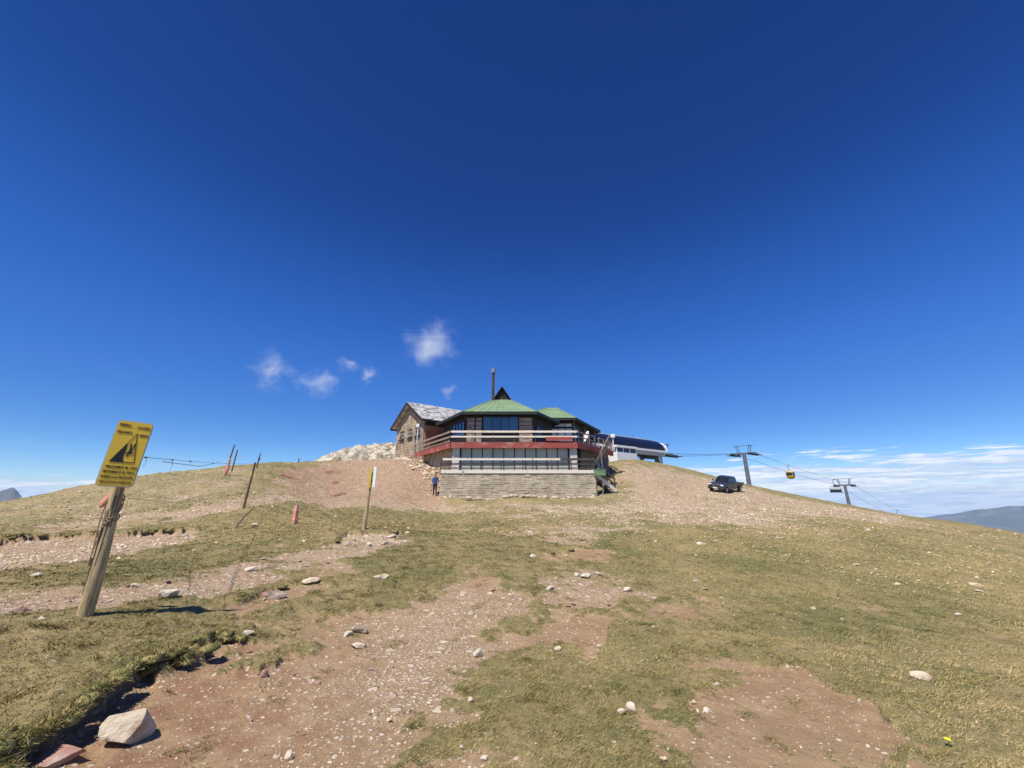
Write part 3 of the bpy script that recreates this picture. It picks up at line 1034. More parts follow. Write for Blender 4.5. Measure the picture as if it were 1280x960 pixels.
def loose_stones():
    """stones large enough to tell apart, one object each"""
    zones = [
        ('small pale stone lying loose on the red foreground track', 'small stones on the foreground track', (310, 590), (790, 955), 44, (3.5, 8)),
        ('small pale stone lying in the foreground turf', 'small stones in the foreground turf', (600, 1000), (760, 955), 18, (3, 7)),
        ('pale stone on the gravel strip at the left', 'stones on the left gravel strip', (0, 430), (690, 765), 30, (4, 10)),
        ('pale stone lying in the grass of the right slope', 'stones in the grass of the right slope', (860, 1275), (662, 790), 40, (4, 9)),
        ('pale stone in the middle distance between track and gravel', 'stones in the middle distance', (600, 850), (672, 758), 28, (4, 10)),
    ]
    protos = [rock_mesh('stone', (1, 0.75, 0.5), 900 + i, ('rock_pale', 'rock_cream', 'rock_pale', 'rock_red')[i % 4], 1, 7) for i in range(8)]
    q = random.Random(5)
    for lab, grp, (u0, u1), (v0, v1), n, (w0, w1) in zones:
        us = np.array([q.uniform(u0, u1) for _ in range(n * 3)])
        vs = np.array([q.uniform(v0, v1) for _ in range(n * 3)])
        pts = cast(us, vs)
        z, g, s_, b_ = ground(pts[:, 0], pts[:, 1])
        want_grass = 'turf' in lab or 'grass' in lab
        score = g if want_grass else 1 - g
        order = [i for i in range(len(us)) if score[i] > 0.4][:n]
        for i in order:
            x, y = pts[i]
            t = y / (math.cos(PITCH) - ((480 - vs[i]) / FPX) * math.sin(PITCH))
            w = (w0 + (w1 - w0) * q.random() ** 2.2) * t / FPX
            o = link(bpy.data.objects.new('stone', q.choice(protos)))
            o.scale = (w, w, w * q.uniform(0.6, 1.0))
            o.location = (x, y, z[i] + w * 0.12)
            o.rotation_euler = (q.uniform(-.2, .2), q.uniform(-.2, .2), q.uniform(0, 6.28))
            tag(o, lab, 'stone', grp)


loose_stones()



build_tussocks()


def build_grass():
    n = 1150000
    x, y = scatter(n, R(-57), R(57), 2.55, 26, 0.95)
    z, g, s_, b_ = ground(x, y)
    clump = fbm(x * 5.5, y * 5.5, 3, 61)
    dry = fbm(x * 0.8, y * 0.8, 4, 33)
    keep = rng.uniform(0, 1, n) < np.clip(0.50 * g ** 1.5 * (0.8 + 0.9 * clump), 0.008, 1) + 0.34 * (clump > 0.52)
    x, y, z, g, clump, dry = (a[keep] for a in (x, y, z, g, clump, dry))
    n = len(x)
    r = np.hypot(x, y)
    hgt = rng.uniform(0.009, 0.022, n) * (1 + 0.9 * np.clip(clump, -0.4, 0.8)) * (0.85 + 0.035 * r)
    wid = rng.uniform(0.0030, 0.0055, n) * (0.65 + 0.20 * r)
    a = rng.uniform(0, 6.28, n)
    lean = rng.uniform(1.0, 3.0, n) * hgt
    la = rng.normal(-0.45, 0.8, n)                       # most blades lean with the wind
    px_, py_ = np.cos(a) * wid / 2, np.sin(a) * wid / 2
    V = np.stack([np.stack([x - px_, y - py_, z - 0.006], -1), np.stack([x + px_, y + py_, z - 0.006], -1),
                  np.stack([x + lean * np.cos(la), y + lean * np.sin(la), z + hgt], -1)], 1).reshape(-1, 3)
    F = np.arange(3 * n).reshape(-1, 3)
    me = np_mesh('grass', V, F, GRASS)
    big_ = fbm(x * 0.17 + 9, y * 0.17, 3, 71)
    tint = np.clip(0.51 + 0.50 * dry + 0.45 * big_ - 0.14 * clump + rng.normal(0, 0.19, n), 0, 1)
    at = me.attributes.new('tint', 'FLOAT', 'POINT')
    at.data.foreach_set('value', np.repeat(tint, 3).astype(np.float32))
    o = link(bpy.data.objects.new('grass', me))
    tag(o, 'short dry alpine turf covering the foreground', kind='stuff')


build_grass()


def build_turf_lumps():
    """overhanging cushions of turf along the broken edges, with their own blades"""
    xs, ys = [], []
    for (L, hb), n in zip(BANKS, (460, 0, 0, 0, 160, 16, 0, 8, 0, 24)):
        for _ in range(n * 3):
            i = rng.integers(0, len(L) - 1)
            p = L[i] + (L[i + 1] - L[i]) * rng.uniform(0, 1) + rng.normal(0, .14, 2)
            xs.append(p[0])
            ys.append(p[1])
    xs, ys = np.array(xs), np.array(ys)
    z, g, s_, b_ = ground(xs, ys)
    keep = (g > .35) & (g < .97)
    xs, ys, z = xs[keep], ys[keep], z[keep]
    e = .06
    gx_ = ground(xs + e, ys)[1] - ground(xs - e, ys)[1]
    gy_ = ground(xs, ys + e)[1] - ground(xs, ys - e)[1]
    gl = np.hypot(gx_, gy_) + 1e-6
    xs = xs - gx_ / gl * .055
    ys = ys - gy_ / gl * .055
    z = np.maximum(ground(xs + gx_ / gl * .12, ys + gy_ / gl * .12)[0], z)
    bm = bmesh.new()
    bmesh.ops.create_icosphere(bm, subdivisions=2, radius=1.0)
    V0 = np.array([v.co[:] for v in bm.verts])
    F0 = np.array([[v.index for v in f.verts] for f in bm.faces])
    bm.free()
    n, nv = len(xs), len(V0)
    size = rng.uniform(.030, .075, n) * (0.9 + 0.035 * np.hypot(xs, ys))
    jit = 1 + rng.uniform(-.24, .24, (n, nv, 1))
    V = V0[None] * jit * (size[:, None, None] * np.array([1.0, 1.0, .45]))
    V = V + np.stack([xs, ys, z - size * .38], 1)[:, None, :]
    F = (F0[None] + nv * np.arange(n)[:, None, None]).reshape(-1, 3)
    me = np_mesh('turf_edge', V.reshape(-1, 3), F, GRASS, True)
    at = me.attributes.new('tint', 'FLOAT', 'POINT')
    at.data.foreach_set('value', np.clip(np.repeat(rng.normal(.30, .08, n), nv) + rng.normal(0, .14, n * nv), 0, .7).astype(np.float32))
    o = link(bpy.data.objects.new('turf_edge', me))
    tag(o, 'overhanging turf cushions along the broken edge of the grass', kind='stuff')
    # blades
    m_ = 90
    i = np.repeat(np.arange(n), m_)
    a, c = rng.uniform(0, 6.28, n * m_), rng.uniform(-.1, 1, n * m_)
    sn = np.sqrt(1 - np.clip(c, 0, 1) ** 2)
    d = np.stack([sn * np.cos(a), sn * np.sin(a), c], 1)
    root = np.stack([xs, ys, z - size * .38], 1)[i] + d * size[i][:, None] * np.array([1, 1, .45]) * .97
    tip = root + (d * np.array([1, 1, .6]) + rng.normal(0, .5, (n * m_, 3)) + [0, 0, .25]) * rng.uniform(.014, .042, (n * m_, 1))
    w = .004 * np.stack([-np.sin(a), np.cos(a), 0 * a], 1)
    Vb = np.stack([root - w, root + w, tip], 1).reshape(-1, 3)
    me = np_mesh('turf_edge_blades', Vb, np.arange(len(Vb)).reshape(-1, 3), GRASS)
    at = me.attributes.new('tint', 'FLOAT', 'POINT')
    at.data.foreach_set('value', np.repeat(np.clip(rng.normal(.46, .22, n * m_), 0, 1), 3).astype(np.float32))
    b = link(bpy.data.objects.new('turf_edge_blades', me), o)
    tag(b, kind='stuff')


build_turf_lumps()

# ------------------------------------------------------------------ the mountain hut
def hexagon(cx, cy, side):
    """plan corners starting at the front left one, going round to the right"""
    return [(cx - side / 2, cy - side * .866), (cx + side / 2, cy - side * .866), (cx + side, cy), (cx + side / 2, cy + side * .866), (cx - side / 2, cy + side * .866), (cx - side, cy)]


DECK_Z = 6.14
DECK = [(-5.4, 34.0), (5.8, 34.0), (10.7, 41.2), (10.7, 50.0), (-4.0, 52.0), (-10.6, 42.6)]
hut = thing('mountain_hut', 'hexagonal mountain hut with green roof, red trimmed deck and glazed lower floor', 'mountain hut', (0, 38, 3.4))


def part(mb, name, m, parent=None, label=None, smooth=False, bevel=0.0, kind=None):
    o = mb.build(name, m, parent or hut, world=True, smooth=smooth, bevel=bevel)
    if label:
        o['label'] = label
    if kind:
        o['kind'] = kind
    return o


def lerp(p, q, t):
    return tuple(p[i] + (q[i] - p[i]) * t for i in range(len(p)))


def wall_window(parent, a, b, f0, f1, z0, z1, n, glass, depth=0.06, frame=0.07, frame_m='dark_frame', mid=None):
    """a window in the wall from plan point a to b (outside on the right hand when walking a to b is -normal): frame with n panes"""
    d = Vector((b[0] - a[0], b[1] - a[1], 0)).normalized()
    nrm_ = Vector((d.y, -d.x, 0))
    p0, p1 = Vector((*lerp(a, b, f0), 0)), Vector((*lerp(a, b, f1), 0))
    off = nrm_ * depth
    w = (p1 - p0).length
    M_ = Matrix((d, nrm_, Vector((0, 0, 1)))).transposed()
    fr = MB()
    for z in (z0, z1):
        fr.box(p0.lerp(p1, .5) + off + Vector((0, 0, z)), (w + frame, 0.10, frame), rot=M_)
    for i in range(n + 1):
        fr.box(p0.lerp(p1, i / n) + off + Vector((0, 0, (z0 + z1) / 2)), (frame, 0.094, z1 - z0 - frame * 1.02), rot=M_)
    if mid:
        for i in range(n):
            fr.box(p0.lerp(p1, (i + .5) / n) + off + Vector((0, 0, z0 + (z1 - z0) * mid)), (w / n - frame * 1.02, 0.085, frame * 0.8), rot=M_)
    f = part(fr, 'window_frame', frame_m, parent)
    for i in range(n):
        g = MB()
        tilt = Matrix.Rotation(R(random.Random(i + int(f0 * 99) + n).uniform(-1.2, 1.2)), 3, 'X')
        g.box(p0.lerp(p1, (i + .5) / n) + off - nrm_ * 0.02 + Vector((0, 0, (z0 + z1) / 2)), (w / n - frame * 0.9, 0.03, z1 - z0 - frame * 0.9), rot=M_ @ tilt)
        part(g, 'pane', glass, f)
    return f


def hip_roof(poly, ridge, z_eave, z_top, name='roof'):
    """roof planes from an eave polygon to a ridge (one or two points), with thickness and an eave board"""
    mb = MB()
    n = len(poly)
    V, F = [], []
    for th in (0, 0.10):
        V += [(x, y, z_eave + th) for x, y in poly] + [(x, y, z_top + th) for x, y in ridge]
    k_ = n + len(ridge)
    cxr = [min(range(len(ridge)), key=lambda j: (ridge[j][0] - x) ** 2 + (ridge[j][1] - y) ** 2) for x, y in poly]
    for base_ in (0, k_):
        for i in range(n):
            a, b = i, (i + 1) % n
            ra, rb = cxr[a], cxr[b]
            f = [base_ + a, base_ + b, base_ + n + rb] + ([base_ + n + ra] if ra != rb else [])
            F.append(tuple(f))
    for i in range(n):
        a, b = i, (i + 1) % n
        F.append((a, b, k_ + b, k_ + a))
    mb.add(V, F)
    r_ = part(mb, name, 'green_roof')
    # raised seams
    sm = MB()
    for i in range(n):
        a, b = poly[i], poly[(i + 1) % n]
        ra, rb = ridge[cxr[i]], ridge[cxr[(i + 1) % n]]
        L = math.dist(a, b)
        for q in range(1, int(L / 0.9) + 1):
            t = q / (int(L / 0.9) + 1)
            e = lerp(a, b, t)
            tp = lerp(ra, rb, t)
            sm.bar((*e, z_eave + .12), (*lerp(e, tp, 0.97), z_eave + .12 + (z_top - z_eave) * 0.97), 0.035, 0.04)
    part(sm, 'seam', 'green_roof', r_, kind='stuff')
    cap = MB()
    for i in range(n):
        cap.bar((*poly[i], z_eave + .11), (*ridge[cxr[i]], z_top + .12), 0.16, 0.06)
    part(cap, 'hip_cap', 'green_roof', r_)
    for i in range(n):
        a, b = poly[i], poly[(i + 1) % n]
        part(MB().bar((*lerp(a, b, .002), z_eave - .03), (*lerp(a, b, .998), z_eave - .03), 0.09, 0.29), 'eave_board', 'eave_board', r_)
    part(MB().prism([lerp(p, (sum(x for x, y in poly) / n, sum(y for x, y in poly) / n), .012) for p in poly], z_eave - .06, z_eave - .02), 'soffit', 'soffit', r_)
    return r_


# main hexagon
MC = (-1.2, 42.7)
EAVE_Z, TOP_Z = 9.32, 12.25
eave = hexagon(*MC, 7.3)
wallp = hexagon(*MC, 6.35)
eave[2], wallp[2] = (5.2, 41.6), (4.35, 41.8)
main_roof = hip_roof(eave, [(MC[0] - .55, MC[1]), (MC[0] + .55, MC[1])], EAVE_Z, TOP_Z)
part(MB().prism(wallp, DECK_Z + .02, EAVE_Z - .08), 'wall', 'dark_wood')
fl, fr_ = wallp[0], wallp[1]
# horizontal cladding boards under the eaves and the masonry piers of the front
for (f0, f1) in ((0.0, 0.115), (0.14, 0.225), (0.80, 1.0)):
    pm = MB()
    a, b = lerp(fl, fr_, f0), lerp(fl, fr_, f1)
    q = random.Random(int(f0 * 50))
    for k_ in range(7):
        z = DECK_Z + .04 + k_ * 0.40
        pm.box(((a[0] + b[0]) / 2 + q.uniform(-.015, .015), fl[1] - .09 + q.uniform(-.02, .02), z + .19), (b[0] - a[0], .20, .365))
    part(pm, 'masonry_pier', 'brick_band', bevel=.015)
part(MB().tube([(lerp(fl, fr_, .1275)[0], fl[1] - .16, DECK_Z), (lerp(fl, fr_, .1275)[0], fl[1] - .16, EAVE_Z - .2)], .045), 'downpipe', 'dark_rail')
wall_window(hut, fl, fr_, 0.245, 0.785, 7.45, 9.10, 4, 'sky_tint_glass')
wall_window(hut, wallp[5], fl, 0.42, 0.92, 7.35, 8.75, 4, 'sky_tint_glass')
wall_window(hut, fr_, wallp[2], 0.18, 0.42, 7.2, 8.3, 2, 'sky_tint_glass')
for i in (5, 0, 1):
    a, b = wallp[i], wallp[(i + 1) % 6]
    bm_ = MB()
    d = Vector((b[0] - a[0], b[1] - a[1], 0)).normalized()
    nn_ = Vector((d.y, -d.x, 0))
    for k_ in range(4):
        z = 6.2 + k_ * .27
        bm_.bar(Vector((*lerp(a, b, .01), z + .12)) + nn_ * .02, Vector((*lerp(a, b, .99), z + .12)) + nn_ * .02, .05, .24)
    part(bm_, 'cladding', 'dark_wood', kind='stuff')
# dormer at the top of the roof with its black gable
dz0, dz1 = 11.35, 13.35
dm = MB()
dx0 = -1.12
GY = 41.9
dm.slab([(dx0 - 1.25, GY, dz0), (dx0 + 1.25, GY, dz0), (dx0, GY, dz1 - .12)], 1.9, (0, 1, 0))
dorm = part(dm, 'dormer', 'dark_wood')
for sx in (-1, 1):
    nr = Vector((sx * .8, 0, .6))
    part(MB().slab([(dx0 + sx * 1.62, GY - .35, dz0 - .5), (dx0 + sx * 1.62, GY + 2.3, dz0 - .5), (dx0, GY + 2.3, dz1), (dx0, GY - .35, dz1)], .09, nr), 'dormer_roof', 'eave_board', dorm)
part(MB().box((dx0 - .1, GY - .04, dz0 + .62), (.07, .06, 1.0)), 'dormer_post', 'old_wood', dorm)
# metal chimney
ch = MB()
chx, chy = -2.13, 41.6
ch.tube([(chx, chy, 11.0), (chx, chy, 15.05)], .155, 12)
chim = part(ch, 'chimney', 'dark_rail', smooth=False)
cc = MB()
cc.tube([(chx, chy, 15.02), (chx, chy, 15.15), (chx, chy, 15.42), (chx, chy, 15.5)], .26, 12)
cc.tube([(chx, chy, 15.5), (chx, chy, 15.85)], .05, 6)
part(cc, 'chimney_cap', 'steel', chim)
part(MB().tube([(chx + .2, chy, 11.6), (chx + .2, chy, 15.0)], .028, 6), 'stay_pipe', 'steel', chim)
part(MB().tube([(chx, chy, 11.2), (chx, chy, 11.75)], .30, 12, .17), 'chimney_collar', 'steel', chim)

# second, rear part on the right
E2 = [(0.6, 42.75), (7.25, 42.75), (11.9, 51.6), (8.0, 58.0), (-1.5, 58.0), (-2.0, 50.0)]
hip_roof(E2, [(4.35, 49.0), (5.75, 49.0)], 9.98, 12.55)
W2 = [(1.2, 43.75), (6.9, 43.75), (10.6, 51.3), (7.4, 57.2), (-1.0, 57.2), (-1.2, 50.2)]
part(MB().prism(W2, 6.2, 9.9), 'wall', 'dark_wood')
wall_window(hut, W2[0], W2[1], 0.42, 1.0, 7.55, 9.05, 4, 'pale_glass', frame=.08)
wall_window(hut, W2[0], W2[1], 0.42, 1.0, 9.2, 9.62, 4, 'pale_glass', frame=.06)
wall_window(hut, W2[1], W2[2], 0.06, 0.30, 7.2, 9.3, 2, 'black_glass')
for t in (.10, .52, .95):
    p = lerp(E2[1], E2[2], t)
    part(MB().box((p[0] - .55, p[1] + .3, 8.05), (.16, .16, 3.8)), 'roof_post', 'grey_rail')

# deck
dk = MB().prism([lerp(p, (0, 43), .01) for p in DECK], DECK_Z - .22, DECK_Z - .005)
deck = part(dk, 'deck', 'old_wood')
soff = MB()
for k_ in range(9):
    x = -5.0 + k_ * 1.3
    soff.box((x, 38.0, DECK_Z - .34), (.16, 7.6, .22))
part(soff, 'deck_joist', 'soffit', deck, kind='stuff')
for i in (5, 0, 1):
    a, b = DECK[i], DECK[(i + 1) % 6]
    o = part(MB().bar((*lerp(a, b, .001), DECK_Z - .24), (*lerp(a, b, .999), DECK_Z - .24), .09, .50), 'fascia', 'red_fascia')
part(MB().box((4.15, 33.9, DECK_Z + .30), (2.3, .05, .34)), 'sign_panel', 'red_fascia', label='plain red board fixed to the railing')


def railing(pts, z0, rails, posts, m, pm, parent, post_w=.07, rw=.05):
    """posts and horizontal boards along a line of plan points"""
    for i in range(len(pts) - 1):
        a, b = pts[i], pts[i + 1]
        L = math.dist(a, b)
        n = max(1, round(L / posts))
        for k_ in range(n + (1 if i == len(pts) - 2 else 0)):
            p = lerp(a, b, k_ / n)
            part(MB().box((p[0], p[1], z0 + (rails[0][0] + .06) / 2 - .2), (post_w, post_w, rails[0][0] + .46)), 'rail_post', pm, parent)
        d = Vector((b[0] - a[0], b[1] - a[1], 0)).normalized()
        nn_ = Vector((d.y, -d.x, 0)) * (post_w / 2 + rw / 2 + .003)
        for (h, w) in rails:
            m_ = max(1, round(L / 3.9))
            for k_ in range(m_):
                p, q = lerp(a, b, k_ / m_), lerp(a, b, (k_ + .994) / m_)
                part(MB().bar(Vector((*p, z0 + h)) + nn_, Vector((*q, z0 + h)) + nn_, rw, w), 'rail', m, parent)


ra = part(MB().box((0.2, 34.06, DECK_Z + .02), (11.1, .06, .05)), 'railing', 'dark_rail')
railing([DECK[0], DECK[1]], DECK_Z, [(0.95, .17), (0.50, .14)], 1.85, 'pale_rail', 'dark_rail', ra)
railing([DECK[5], DECK[0]], DECK_Z, [(0.95, .17), (0.50, .15), (.12, .10)], 1.7, 'grey_rail', 'dark_rail', ra)
railing([DECK[1], lerp(DECK[1], DECK[2], .44)], DECK_Z, [(0.95, .12), (0.50, .12), (.12, .08)], 1.1, 'grey_rail', 'grey_rail', ra)
railing([lerp(DECK[1], DECK[2], .56), DECK[2], (10.7, 46)], DECK_Z, [(0.95, .12), (0.50, .12), (.12, .08)], 1.3, 'grey_rail', 'grey_rail', ra)
# small outer stair dropping from the deck on the right
st = part(MB().slab([(7.35, 35.4, 4.4), (8.6, 36.9, DECK_Z - .1), (8.95, 36.66, DECK_Z - .1), (7.7, 35.16, 4.4)], .10, (0, 0, -1)), 'outer_stair', 'dark_rail')
for k_ in range(9):
    t = k_ / 8
    part(MB().box((7.65 + 1.25 * t, 35.2 + 1.5 * t, 4.42 + (DECK_Z - 4.5) * t), (.40, .26, .04), rz=-.87), 'stair_tread', 'dark_rail', st)
for t in (0, .33, .66, 1.0):
    p = (8.0 + 1.25 * t, 34.9 + 1.5 * t, 4.4 + (DECK_Z - 4.5) * t)
    part(MB().bar(p, (p[0], p[1], p[2] + 1.1), .07), 'baluster', 'grey_rail', st)
for h in (1.08, .6):
    part(MB().bar((8.0, 34.88, 4.4 + h), (9.25, 36.38, DECK_Z - .1 + h), .07, .10), 'hand_rail', 'grey_rail', st)

# lower storey: glazed front between white piers, grey right side, dark recess
LOW = [(-4.75, 34.62), (5.15, 34.62), (10.05, 41.8), (10.05, 49.0), (-4.0, 50), (-9.2, 41.9)]
part(MB().prism([(-4.75, 34.72), (5.05, 34.72), (5.05, 37.2), (6.4, 37.2), (9.95, 41.8), (9.95, 49), (-4, 50), (-9.1, 41.9)], 2.2, DECK_Z - .25), 'lower_wall', 'side_wall')
wall_window(hut, (-4.55, 34.70), (5.0, 34.70), 0.0, 1.0, 3.55, 5.78, 10, 'dusty_glass', frame=.075, mid=.33)
part(MB().box((-4.95, 34.55, 4.55), (.62, .42, 2.7)), 'pier', 'pier_plaster')
part(MB().box((5.42, 34.50, 4.55), (.62, .50, 2.7)), 'pier', 'pier_plaster', label='white flaking pier at the right end of the glazing')
part(MB().box((0.2, 34.55, 3.47), (9.6, .30, .14)), 'sill', 'concrete')
rw_ = MB().slab([(6.35, 36.0, 2.0), (10.3, 41.8, 2.0), (10.3, 41.8, DECK_Z - .26), (6.35, 36.0, DECK_Z - .26)], .25, (-.82, .56, 0))
part(rw_, 'side_wall', 'side_wall')
wall_window(hut, (6.35, 36.0), (10.3, 41.8), 0.50, 0.80, 4.0, 5.35, 2, 'black_glass', frame=.09)
# cross bars and dark door in the recess behind the right pier
part(MB().box((5.85, 37.08, 4.3), (1.0, .08, 2.0)), 'door', 'dark_frame')
lw = MB().slab([(-9.3, 41.7, 3.0), (-5.05, 34.9, 3.0), (-5.05, 34.9, DECK_Z - .26), (-9.3, 41.7, DECK_Z - .26)], .25, (.85, .5, 0))
part(lw, 'side_wall', 'house_stone')

# things standing on the deck
dish = thing('satellite_dish', 'white satellite dish tilted on the right end of the hut deck', 'satellite dish', (7.55, 38.6, DECK_Z))
pole = MB().tube([(0, 0, 0), (0, 0, 1.05)], .04, 8).build('mast', 'steel', dish)
dmb = MB()
rings = []
for k_ in range(5):
    rr = .50 * (k_ + .2) / 4.2
    rings.append([(rr * math.cos(a * math.pi / 9), rr * math.sin(a * math.pi / 9) * 1.15, .32 * (rr / .5) ** 2 * .5) for a in range(18)])
dmb.loft(rings + [[(p[0], p[1], p[2] - .02) for p in r_] for r_ in reversed(rings)])
dd = dmb.build('dish', 'white_paint', dish, smooth=True)
dd.location = (0, -.1, 1.15)
dd.rotation_euler = (R(70), R(10), R(-78))
MB().bar((0, -.1, 1.1), (-.25, -.55, 1.25), .03).build('feed_arm', 'steel', dish)
bx = thing('camera_mast', 'short white mast with a white box at the right corner of the hut deck', 'mast', (10.75, 41.0, DECK_Z))
MB().tube([(0, 0, 0), (0, 0, 1.45)], .05, 8).build('mast', 'white_paint', bx)
MB().box((0, 0, 1.62), (.42, .3, .36)).build('box', 'white_paint', bx, bevel=.03)
MB().box((-.1, -.05, .25), (.4, .35, .5)).build('cabinet', 'cream_panel', bx, bevel=.03)


# ------------------------------------------------------------------ lower terrace wall
tw = thing('terrace_wall', 'low coursed masonry retaining wall with timber railing in front of the hut', 'retaining wall', (0, 32.5, 1.5))
TX0, TX1, TY, TZ = -5.85, 6.85, 32.5, 3.42
MB().prism([(TX0, TY + .05), (TX1, TY + .05), (TX1 + .05, 36.0), (5.0, 37.1), (-4.7, 34.6), (TX0 - .6, 36)], .6, TZ - .02).build('core', 'mortar', tw, world=True)
blk = MB()
q = random.Random(3)
z = 1.05
while z < TZ - .1:
    h = q.uniform(.12, .19)
    x = TX0
    while x < TX1 - .05:
        w = min(q.uniform(.35, .95), TX1 - x)
        blk.box((x + w / 2, TY + q.uniform(-.025, .02), z + h / 2), (w - .014, .22, h - .016))
        x += w
    z += h
o = blk.build('masonry', 'wall_stone', tw, world=True)
o['kind'] = 'stuff'
side = MB()
z = 1.0
while z < TZ - .1:
    h = q.uniform(.2, .34)
    y = TY + .1
    while y < 35.4:
        w = q.uniform(.3, .7)
        side.box((TX1 + q.uniform(0, .06), y + w / 2, z + h / 2), (.24, w - .03, h - .03))
        y += w
    z += h
o = side.build('end_masonry', 'wall_stone', tw, world=True)
o['kind'] = 'stuff'
foot = MB()
for k_ in range(44):
    x = TX0 + .2 + k_ * .29 + q.uniform(-.1, .1)
    foot.ball((x + q.uniform(-.3, .3), TY - .2 + q.uniform(-.35, .12), gz(x, TY - .3) + q.uniform(-.05, .12)), q.uniform(.05, .25), q.choice((5, 6, 7)), 4, (q.uniform(.8, 1.5), .8, q.uniform(.5, 1.0)))
o = foot.build('footing_stones', 'rock_cream', tw, world=True)
o['kind'] = 'stuff'
for x0, x1 in ((TX0, -4.1), (-3.95, 1.2), (1.25, TX1 + .1)):
    MB().bar((x0, TY - .04, TZ + .11), (x1, TY - .04, TZ + .11), .30, .26).build('kerb_beam', 'white_beam', tw, world=True)
for x0, x1, m_ in ((TX0 + .1, -3.35, 'white_beam'), (-3.3, 1.7, 'white_beam'), (1.75, 4.0, 'pale_rail'), (4.05, TX1, 'dark_rail')):
    MB().bar((x0, TY - .06, TZ + 1.12), (x1, TY - .06, TZ + 1.12), .06, .17).build('rail', m_, tw, world=True)
for h, t_ in ((.74, .13), (.40, .09)):
    for x0, x1 in ((TX0, -.6), (-.55, TX1)):
        MB().bar((x0, TY + .06, TZ + h), (x1, TY + .06, TZ + h), .06, t_).build('rail', 'dark_rail', tw, world=True)
for x in (-5.9, -5.2, -3.35, -2.6, -.9, .9, 1.72, 3.3, 4.9, 6.75):
    MB().bar((x, TY, TZ - .1), (x, TY, TZ + 1.2), .08).build('rail_post', 'dark_rail', tw, world=True)

# stair from the terrace down to the ground on the right
sr = thing('terrace_stair', 'short timber stair with dark handrails descending from the terrace on the right', 'stair', (7.2, 33.4, TZ))
sa, sb = (6.95, 32.75, TZ - .1), (8.75, 33.5, 2.0)
d = Vector((sb[0] - sa[0], sb[1] - sa[1], 0)).normalized()
nn_ = Vector((-d.y, d.x, 0))
MB().bar(sa, sb, .10, .26).build('stringer', 'white_beam', sr, world=True)
MB().bar(Vector(sa) + nn_ * 1.1, Vector(sb) + nn_ * 1.1, .10, .26).build('stringer', 'dark_rail', sr, world=True)
for k_ in range(8):
    c = Vector(sa).lerp(Vector(sb), (k_ + .5) / 8) + nn_ * .55 + Vector((0, 0, .05))
    MB().box(c, (.26, 1.0, .05), rz=math.atan2(d.y, d.x)).build('tread', 'old_wood', sr, world=True)
for off in (0.05, 1.08):
    for h in (.95, .5):
        MB().bar(Vector(sa) + nn_ * off + Vector((-.1, 0, h + .1)), Vector(sb) + nn_ * off + Vector((0, 0, h)), .06, .14).build('hand_rail', 'dark_rail', sr, world=True)
    for t in (.02, .5, .97):
        p = Vector(sa).lerp(Vector(sb), t) + nn_ * off
        MB().bar(p, p + Vector((0, 0, 1.0)), .08).build('rail_post', 'dark_rail', sr, world=True)
MB().bar((7.45, 32.72, gz(7.45, 32.72) - .2), (7.45, 32.72, TZ - .3), .07).build('support_post', 'steel', sr, world=True)
gb = thing('green_box', 'faded green crate standing at the head of the terrace stair', 'crate', (7.0, 32.55, TZ))
MB().box((.18, -.12, .02), (.95, .45, .46)).build('box', 'green_box', gb, bevel=.02)
MB().box((.18, -.12, .28), (1.0, .5, .06)).build('lid', 'green_box', gb)


# ------------------------------------------------------------------ stone house behind
A_, B_ = Vector((-10.0, 44.0, 0)), Vector((-14.93, 49.93, 0))
g_ = (B_ - A_).normalized()
out_ = Vector((-g_.y, g_.x, 0))
out_ = out_ if out_.y < 0 else -out_
r_ = -out_
GL = (B_ - A_).length
house = thing('stone_house', 'stone gabled house with pale slate roof and orange side wall behind the hut', 'house', ((A_ + B_) / 2 + r_ * 5 + Vector((0, 0, 5.0))))
LEN, EZ, RZ, BZ = 11.0, 10.35, 12.75, 3.5
up = Vector((0, 0, 1))
w = MB()
c0, c1 = A_, B_
V = [c0 + up * BZ, c1 + up * BZ, c1 + up * EZ, (c0 + c1) / 2 + up * (RZ - .08), c0 + up * EZ]
w.slab(V, LEN, r_)
part(w, 'wall', 'mortar', house)
stn = MB()
q = random.Random(8)
zz = 5.0
while zz < RZ - .35:
    h = q.uniform(.18, .36)
    s0 = .04
    if zz + h > EZ:
        s0 = (zz + h - EZ) / (RZ - EZ) * .5 * GL + .06
    x = s0
    while x < GL - s0 - .06:
        wd = min(q.uniform(.22, .6), GL - s0 - x)
        mid_ = x + wd / 2
        blocked = any(abs(mid_ - wx) < .62 and abs(zz + h / 2 - 8.95) < .66 for wx in (1.45, 3.55, 5.9))
        if not blocked:
            M_ = Matrix((g_, out_, up)).transposed()
            stn.box(A_ + g_ * mid_ + out_ * q.uniform(.0, .045) + up * (zz + h / 2), (wd - .03, .16, h - .03), rot=M_)
        x += wd
    zz += h
part(stn, 'masonry', 'house_stone', house, kind='stuff')
for wx in (1.45, 3.55, 5.9):
    wall_window(house, B_.xy, A_.xy, 1 - (wx + .45) / GL, 1 - (wx - .45) / GL, 8.5, 9.4, 2, 'black_glass', depth=-.02, frame=.08, mid=.5)
    part(MB().box(A_ + g_ * wx + out_ * .14 + up * 8.34, (1.3, .34, .12), rot=Matrix((g_, out_, up)).transposed()), 'window_sill', 'dark_frame', house)
# grey rendered patch with arched top round the window nearest to the corner
arc = [A_ + g_ * .05 + up * 6.6, A_ + g_ * 2.35 + up * 6.6] + [A_ + g_ * (1.2 + 1.15 * math.cos(a)) + up * (8.9 + .95 * math.sin(a)) for a in [k_ * math.pi / 9 for k_ in range(10)]]
pa = MB()
